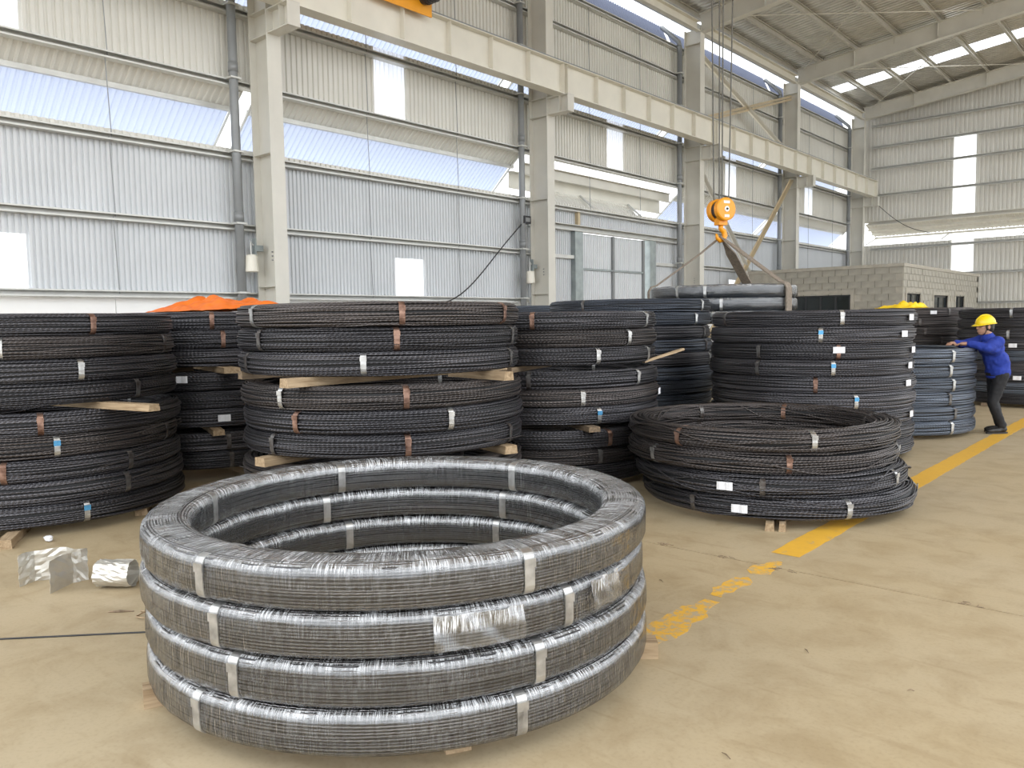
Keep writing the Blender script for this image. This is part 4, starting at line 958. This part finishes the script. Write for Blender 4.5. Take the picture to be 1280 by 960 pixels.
for i, (x, y) in enumerate(((-2.92, 4.93), (-2.45, 4.90), (-2.03, 4.88), (-0.98, 4.92))):
    vs = MB(); rg = random.Random(i+50)
    for q in range(9):
        a = rg.uniform(0, 6.3); p = (x+rg.uniform(-.07, .07), y+rg.uniform(-.03, .03), 0.004); vs.tube([p, (p[0]+0.035*math.cos(a), p[1]+0.02*math.sin(a), 0.005)], [0.0025, 0.0015], 4)
    o = vs.build('debris', MAT['wood_dark']); tag(o, f'brown debris caught in the floor joint, {["farthest left", "left of the yellow line", "at the yellow line", "far right"][i]} clump', 'debris', kind='stuff')
for i, (x, y, a, L) in enumerate(((-1.42, 3.72, 2.3, .05), (-0.95, 3.6, .6, .03), (-2.5, 4.2, 2.6, .05), (-1.28, 2.62, 2.7, .05))):
    p = Vector((x, y, 0.004)); d = Vector((math.cos(a), math.sin(a), 0))*L
    tag(MB().tube([p, p+d*0.5+Vector((0, 0, .005)), p+d], [0.0015, 0.003, 0.0015], 5).build('wood_splinter', MAT['wood_dark']), f'small dark splinter on the open floor, {["nearest the yellow patch", "farthest right", "left of the yellow patch", "closest to the camera"][i]}', 'litter')

# ------------------------------------------------------------------ worker
def capsule(mb, a, b, ra, rb, k=14, m=5):
    a, b = Vector(a), Vector(b); d = b-a; L = d.length; d = d/L if L > 1e-6 else Vector((0, 0, 1)); pts = []; rr = []
    for i in range(m+1):
        t = -PI/2+PI/2*i/m; pts.append(a+d*ra*math.sin(t)); rr.append(max(1e-4, ra*math.cos(t)))
    for i in range(m+1):
        t = PI/2*i/m; pts.append(b+d*rb*math.sin(t)); rr.append(max(1e-4, rb*math.cos(t)))
    # straight axis: own frame
    ax = Vector((0, 0, 1)) if abs(d.z) < 0.9 else Vector((1, 0, 0)); n = d.cross(ax).normalized(); c = d.cross(n); vs = []
    for p, r in zip(pts, rr):
        for j in range(k): an = 2*PI*j/k; vs.append(p+(n*math.cos(an)+c*math.sin(an))*r)
    N = len(pts); fs = [(i*k+j, i*k+(j+1) % k, (i+1)*k+(j+1) % k, (i+1)*k+j) for i in range(N-1) for j in range(k)]
    fs += [tuple(range(k-1, -1, -1)), tuple(range((N-1)*k, N*k))]
    mb.add(vs, fs)
def ellip(mb, c, r, rot=(0, 0, 0), k=18, m=12):
    R = Euler(rot).to_matrix(); vs = []; c = Vector(c)
    for i in range(1, m):
        t = PI*i/m
        for j in range(k):
            p = 2*PI*j/k; vs.append(c+R @ Vector((r[0]*math.sin(t)*math.cos(p), r[1]*math.sin(t)*math.sin(p), r[2]*math.cos(t))))
    o = len(vs); vs += [c+R @ Vector((0, 0, r[2])), c+R @ Vector((0, 0, -r[2]))]
    fs = [(i*k+j, i*k+(j+1) % k, (i+1)*k+(j+1) % k, (i+1)*k+j) for i in range(m-2) for j in range(k)]
    fs += [(o, (j+1) % k, j) for j in range(k)]+[(o+1, (m-2)*k+j, (m-2)*k+(j+1) % k) for j in range(k)]
    mb.add(vs, fs)
def fleshed(mb, name, mat, parent, vox=0.009, sm=6):
    o = mb.build(name, mat, parent)
    r = o.modifiers.new('remesh', 'REMESH'); r.mode = 'VOXEL'; r.voxel_size = vox; r.use_smooth_shade = True
    s = o.modifiers.new('smooth', 'SMOOTH'); s.iterations = sm; s.factor = 0.5
    return o
# local frame: +x is where the worker faces, +y his left (towards the camera), z up
wk = empty('person', (-2.27, 12.52, 0), math.radians(41.44+180)); tag(wk, 'person in blue jacket and yellow hard hat leaning on a coil stack', 'person')
LY, RY = 0.085, -0.085
hipL, hipR = (-0.02, LY, 0.80), (-0.02, RY, 0.80)
kneeL, kneeR = (0.10, LY+0.01, 0.42), (-0.02, RY, 0.43)
ankL, ankR = (-0.03, LY+0.01, 0.08), (-0.12, RY-0.01, 0.08)
chest = (0.07, 0, 1.14); neck = (0.135, 0, 1.33); head = (0.175, 0, 1.455)
shL, shR = (0.10, 0.17, 1.24), (0.12, -0.17, 1.25)
elL, elR = (0.27, 0.235, 1.17), (0.32, -0.22, 1.20)
wrL, wrR = (0.47, 0.13, 1.225), (0.52, -0.10, 1.228)
b = MB()
ellip(b, (0.0, 0, 0.84), (0.11, 0.155, 0.12)); capsule(b, (0.01, 0, 0.90), (0.06, 0, 1.10), 0.11, 0.125); ellip(b, chest, (0.11, 0.165, 0.15), (0, 0.2, 0))
capsule(b, (0.10, 0, 1.25), (0.15, 0, 1.39), 0.062, 0.052)
for s, (h, kn, an, sh, el, wr) in enumerate(((hipL, kneeL, ankL, shL, elL, wrL), (hipR, kneeR, ankR, shR, elR, wrR))):
    capsule(b, h, kn, 0.082, 0.056); capsule(b, kn, an, 0.056, 0.036); capsule(b, (an[0]-0.02, an[1], 0.045), (an[0]+0.15, an[1], 0.035), 0.038, 0.03)
    capsule(b, sh, el, 0.052, 0.040); capsule(b, el, wr, 0.040, 0.026)
    # palm, four bent fingers and a thumb resting on the coil
    sg = 1 if s == 0 else -1; w = Vector(wr); fw = Vector((0.90, -0.42*sg, -0.10)).normalized(); sd = Vector((fw.y*-1, fw.x, 0)).normalized()
    p1 = w+fw*0.075+Vector((0, 0, 0.004)); capsule(b, w+fw*0.01, p1, 0.026, 0.026)
    for q, (off, ln) in enumerate(((-0.030, 0.062), (-0.010, 0.074), (0.010, 0.072), (0.030, 0.056))):
        capsule(b, w+fw*0.05+sd*off*0.8, p1+sd*off, 0.014, 0.013)
        a1 = p1+sd*off; a2 = a1+fw*ln*0.55+Vector((0, 0, 0.006)); a3 = a2+fw*ln*0.45+Vector((0, 0, -0.022))
        capsule(b, a1, a2, 0.0115, 0.0100, 8, 3); capsule(b, a2, a3, 0.0100, 0.0085, 8, 3)
    t0 = w+fw*0.025-sd*0.02*sg; t1 = t0-sd*0.035*sg+fw*0.03+Vector((0, 0, -0.008)); t2 = t1+fw*0.032+Vector((0, 0, -0.010)); capsule(b, t0, t1, 0.014, 0.012, 8, 3); capsule(b, t1, t2, 0.012, 0.009, 8, 3)
hx, hy, hz = head
ellip(b, (hx-0.008, 0, hz+0.02), (0.098, 0.076, 0.100)); ellip(b, (hx+0.035, 0, hz-0.045), (0.062, 0.058, 0.075), (0, 0.15, 0))
ellip(b, (hx+0.055, 0, hz-0.098), (0.030, 0.032, 0.024))                      # chin
capsule(b, (hx+0.092, 0, hz+0.010), (hx+0.108, 0, hz-0.030), 0.010, 0.015, 8, 3)   # nose
ellip(b, (hx+0.088, 0, hz-0.066), (0.014, 0.026, 0.008)); ellip(b, (hx+0.086, 0, hz-0.080), (0.014, 0.022, 0.007))
ellip(b, (hx+0.083, 0, hz+0.028), (0.018, 0.055, 0.012))
for s in (1, -1):
    ellip(b, (hx-0.008, s*0.078, hz-0.012), (0.022, 0.012, 0.034)); ellip(b, (hx+0.055, s*0.042, hz-0.022), (0.030, 0.022, 0.022))
body = fleshed(b, 'body', MAT['skin'], wk, 0.0065, 4)
for s in (1, -1):
    e = MB(); ellip(e, (hx+0.079, s*0.032, hz+0.006), (0.012, 0.013, 0.009), k=10, m=8); eo = e.build('eye', MAT['eye'], body, True)
    e = MB(); ellip(e, (hx+0.0885, s*0.033, hz+0.006), (0.004, 0.006, 0.006), k=8, m=6); e.build('iris', MAT['hair'], body, True)
    e = MB(); capsule(e, (hx+0.094, s*0.014, hz+0.030), (hx+0.080, s*0.050, hz+0.030), 0.005, 0.004, 8, 3); e.build('eyebrow', MAT['hair'], body, True)
hr = MB(); ellip(hr, (hx-0.022, 0, hz+0.022), (0.100, 0.083, 0.104)); ellip(hr, (hx-0.055, 0, hz-0.020), (0.060, 0.074, 0.075))
fleshed(hr, 'hair', MAT['hair'], wk, 0.008, 3)
jk = MB()
ellip(jk, (0.085, 0, 1.16), (0.135, 0.195, 0.16), (0, 0.25, 0)); capsule(jk, (0.07, 0, 1.10), (-0.01, 0, 0.84), 0.130, 0.128); ellip(jk, (-0.015, 0, 0.83), (0.140, 0.18, 0.12)); ellip(jk, (0.01, 0, 1.0), (0.138, 0.18, 0.15), (0, .2, 0))
ellip(jk, (-0.03, 0, 0.93), (0.125, 0.165, 0.15)); ellip(jk, (-0.015, 0, 0.765), (0.138, 0.170, 0.035))
for sh, el, wr in ((shL, elL, wrL), (shR, elR, wrR)):
    capsule(jk, sh, el, 0.086, 0.070); capsule(jk, el, Vector(wr)+Vector((-.02, 0, 0.002)), 0.066, 0.046)
    ellip(jk, ((el[0]+sh[0])/2, (el[1]+sh[1])/2, (el[2]+sh[2])/2-0.05), (0.10, 0.06, 0.06))
    ellip(jk, el, (0.078, 0.07, 0.062)); ellip(jk, ((el[0]+wr[0])/2, (el[1]+wr[1])/2, (el[2]+wr[2])/2+0.006), (0.058, 0.052, 0.05))
jo = fleshed(jk, 'jacket', MAT['jacket'], wk, 0.010, 4)
tx = bpy.data.textures.new('cloth_folds', 'CLOUDS'); tx.noise_scale = 0.09
dm = jo.modifiers.new('folds', 'DISPLACE'); dm.texture = tx; dm.strength = 0.030; dm.mid_level = 0.5
cl = MB(); cl.tube([(0.125, 0, 1.285), (0.135, 0, 1.30), (0.148, 0, 1.345), (0.150, 0, 1.352)], [0.095, 0.088, 0.074, 0.066], 18); cl.build('collar', MAT['jacket'], jo, True)
tsr = MB()
ellip(tsr, (-0.01, 0, 0.82), (0.135, 0.165, 0.12))
for h, kn, an in ((hipL, kneeL, ankL), (hipR, kneeR, ankR)):
    capsule(tsr, h, kn, 0.096, 0.068); capsule(tsr, kn, (an[0]-0.005, an[1], an[2]+0.03), 0.068, 0.058); ellip(tsr, (an[0], an[1], an[2]+0.045), (0.066, 0.060, 0.035))
to = fleshed(tsr, 'trousers', MAT['trousers'], wk, 0.010, 4)
dm = to.modifiers.new('folds', 'DISPLACE'); dm.texture = tx; dm.strength = 0.022; dm.mid_level = 0.5
for an in (ankL, ankR):
    sho = MB(); ellip(sho, (an[0]-0.01, an[1], 0.062), (0.068, 0.048, 0.052)); ellip(sho, (an[0]+0.08, an[1], 0.045), (0.125, 0.050, 0.042)); ellip(sho, (an[0]+0.14, an[1], 0.040), (0.07, 0.050, 0.034))
    so = fleshed(sho, 'shoe', MAT['shoe'], wk, 0.008, 3)
    sl = MB(); n = 22; sl.prof([(0.5*0.098*math.sin(2*PI*i/n), 0.062+0.148*math.cos(2*PI*i/n)) for i in range(n)], (an[0], an[1], 0.002), (an[0], an[1], 0.022), (1, 0, 0)); sl.build('sole', MAT['dark'], so)
# hard hat: dome, brim with peak, chin strap
hh = empty('hard_hat'); hh.parent = wk; hh.location = (hx-0.005, 0, hz+0.035); hh.rotation_euler = (0, 0.10, 0)
dome = MB(); k, m = 28, 9; vs = []
for i in range(m+1):
    t = PI/2*i/m
    for j in range(k):
        p = 2*PI*j/k; rdg = 0.006*max(0, math.cos(p*2))**6*0 ; vs.append((0.130*math.cos(t)*math.cos(p), 0.106*math.cos(t)*math.sin(p), 0.118*math.sin(t)**0.92))
fs = [(i*k+j, i*k+(j+1) % k, (i+1)*k+(j+1) % k, (i+1)*k+j) for i in range(m) for j in range(k)]
dome.add(vs, fs); dome.build('hat_shell', MAT['hat'], hh, True)
rd = MB(); rd.tube([(0.128*math.cos(t), 0, 0.118*math.sin(t)+0.001) for t in np.linspace(0.35, PI-0.35, 14)], 0.009, 8); rd.build('hat_ridge', MAT['hat'], hh, True)
br = MB(); vs = []
for j in range(k):
    p = 2*PI*j/k; c = max(0, math.cos(p)); ex = 0.006+0.045*c**3
    vs += [(0.133*math.cos(p), 0.109*math.sin(p), 0.004), ((0.136+ex)*math.cos(p), (0.112+min(ex, .03))*math.sin(p), -0.006-0.008*c), ((0.136+ex)*math.cos(p), (0.112+min(ex, .03))*math.sin(p), -0.012-0.008*c), (0.130*math.cos(p), 0.106*math.sin(p), -0.005)]
fs = [(4*j+a, 4*j+(a+1) % 4, 4*((j+1) % k)+(a+1) % 4, 4*((j+1) % k)+a) for j in range(k) for a in range(4)]
br.add(vs, fs).build('hat_brim', MAT['hat'], hh, True)
MB().tube([(0.02, 0.094, -0.01), (0.035, 0.088, -0.06), (0.045, 0.06, -0.125), (0.05, 0.0, -0.158), (0.045, -0.06, -0.125), (0.035, -0.088, -0.06), (0.02, -0.094, -0.01)], 0.005, 6).build('chin_strap', MAT['dark'], hh, True)
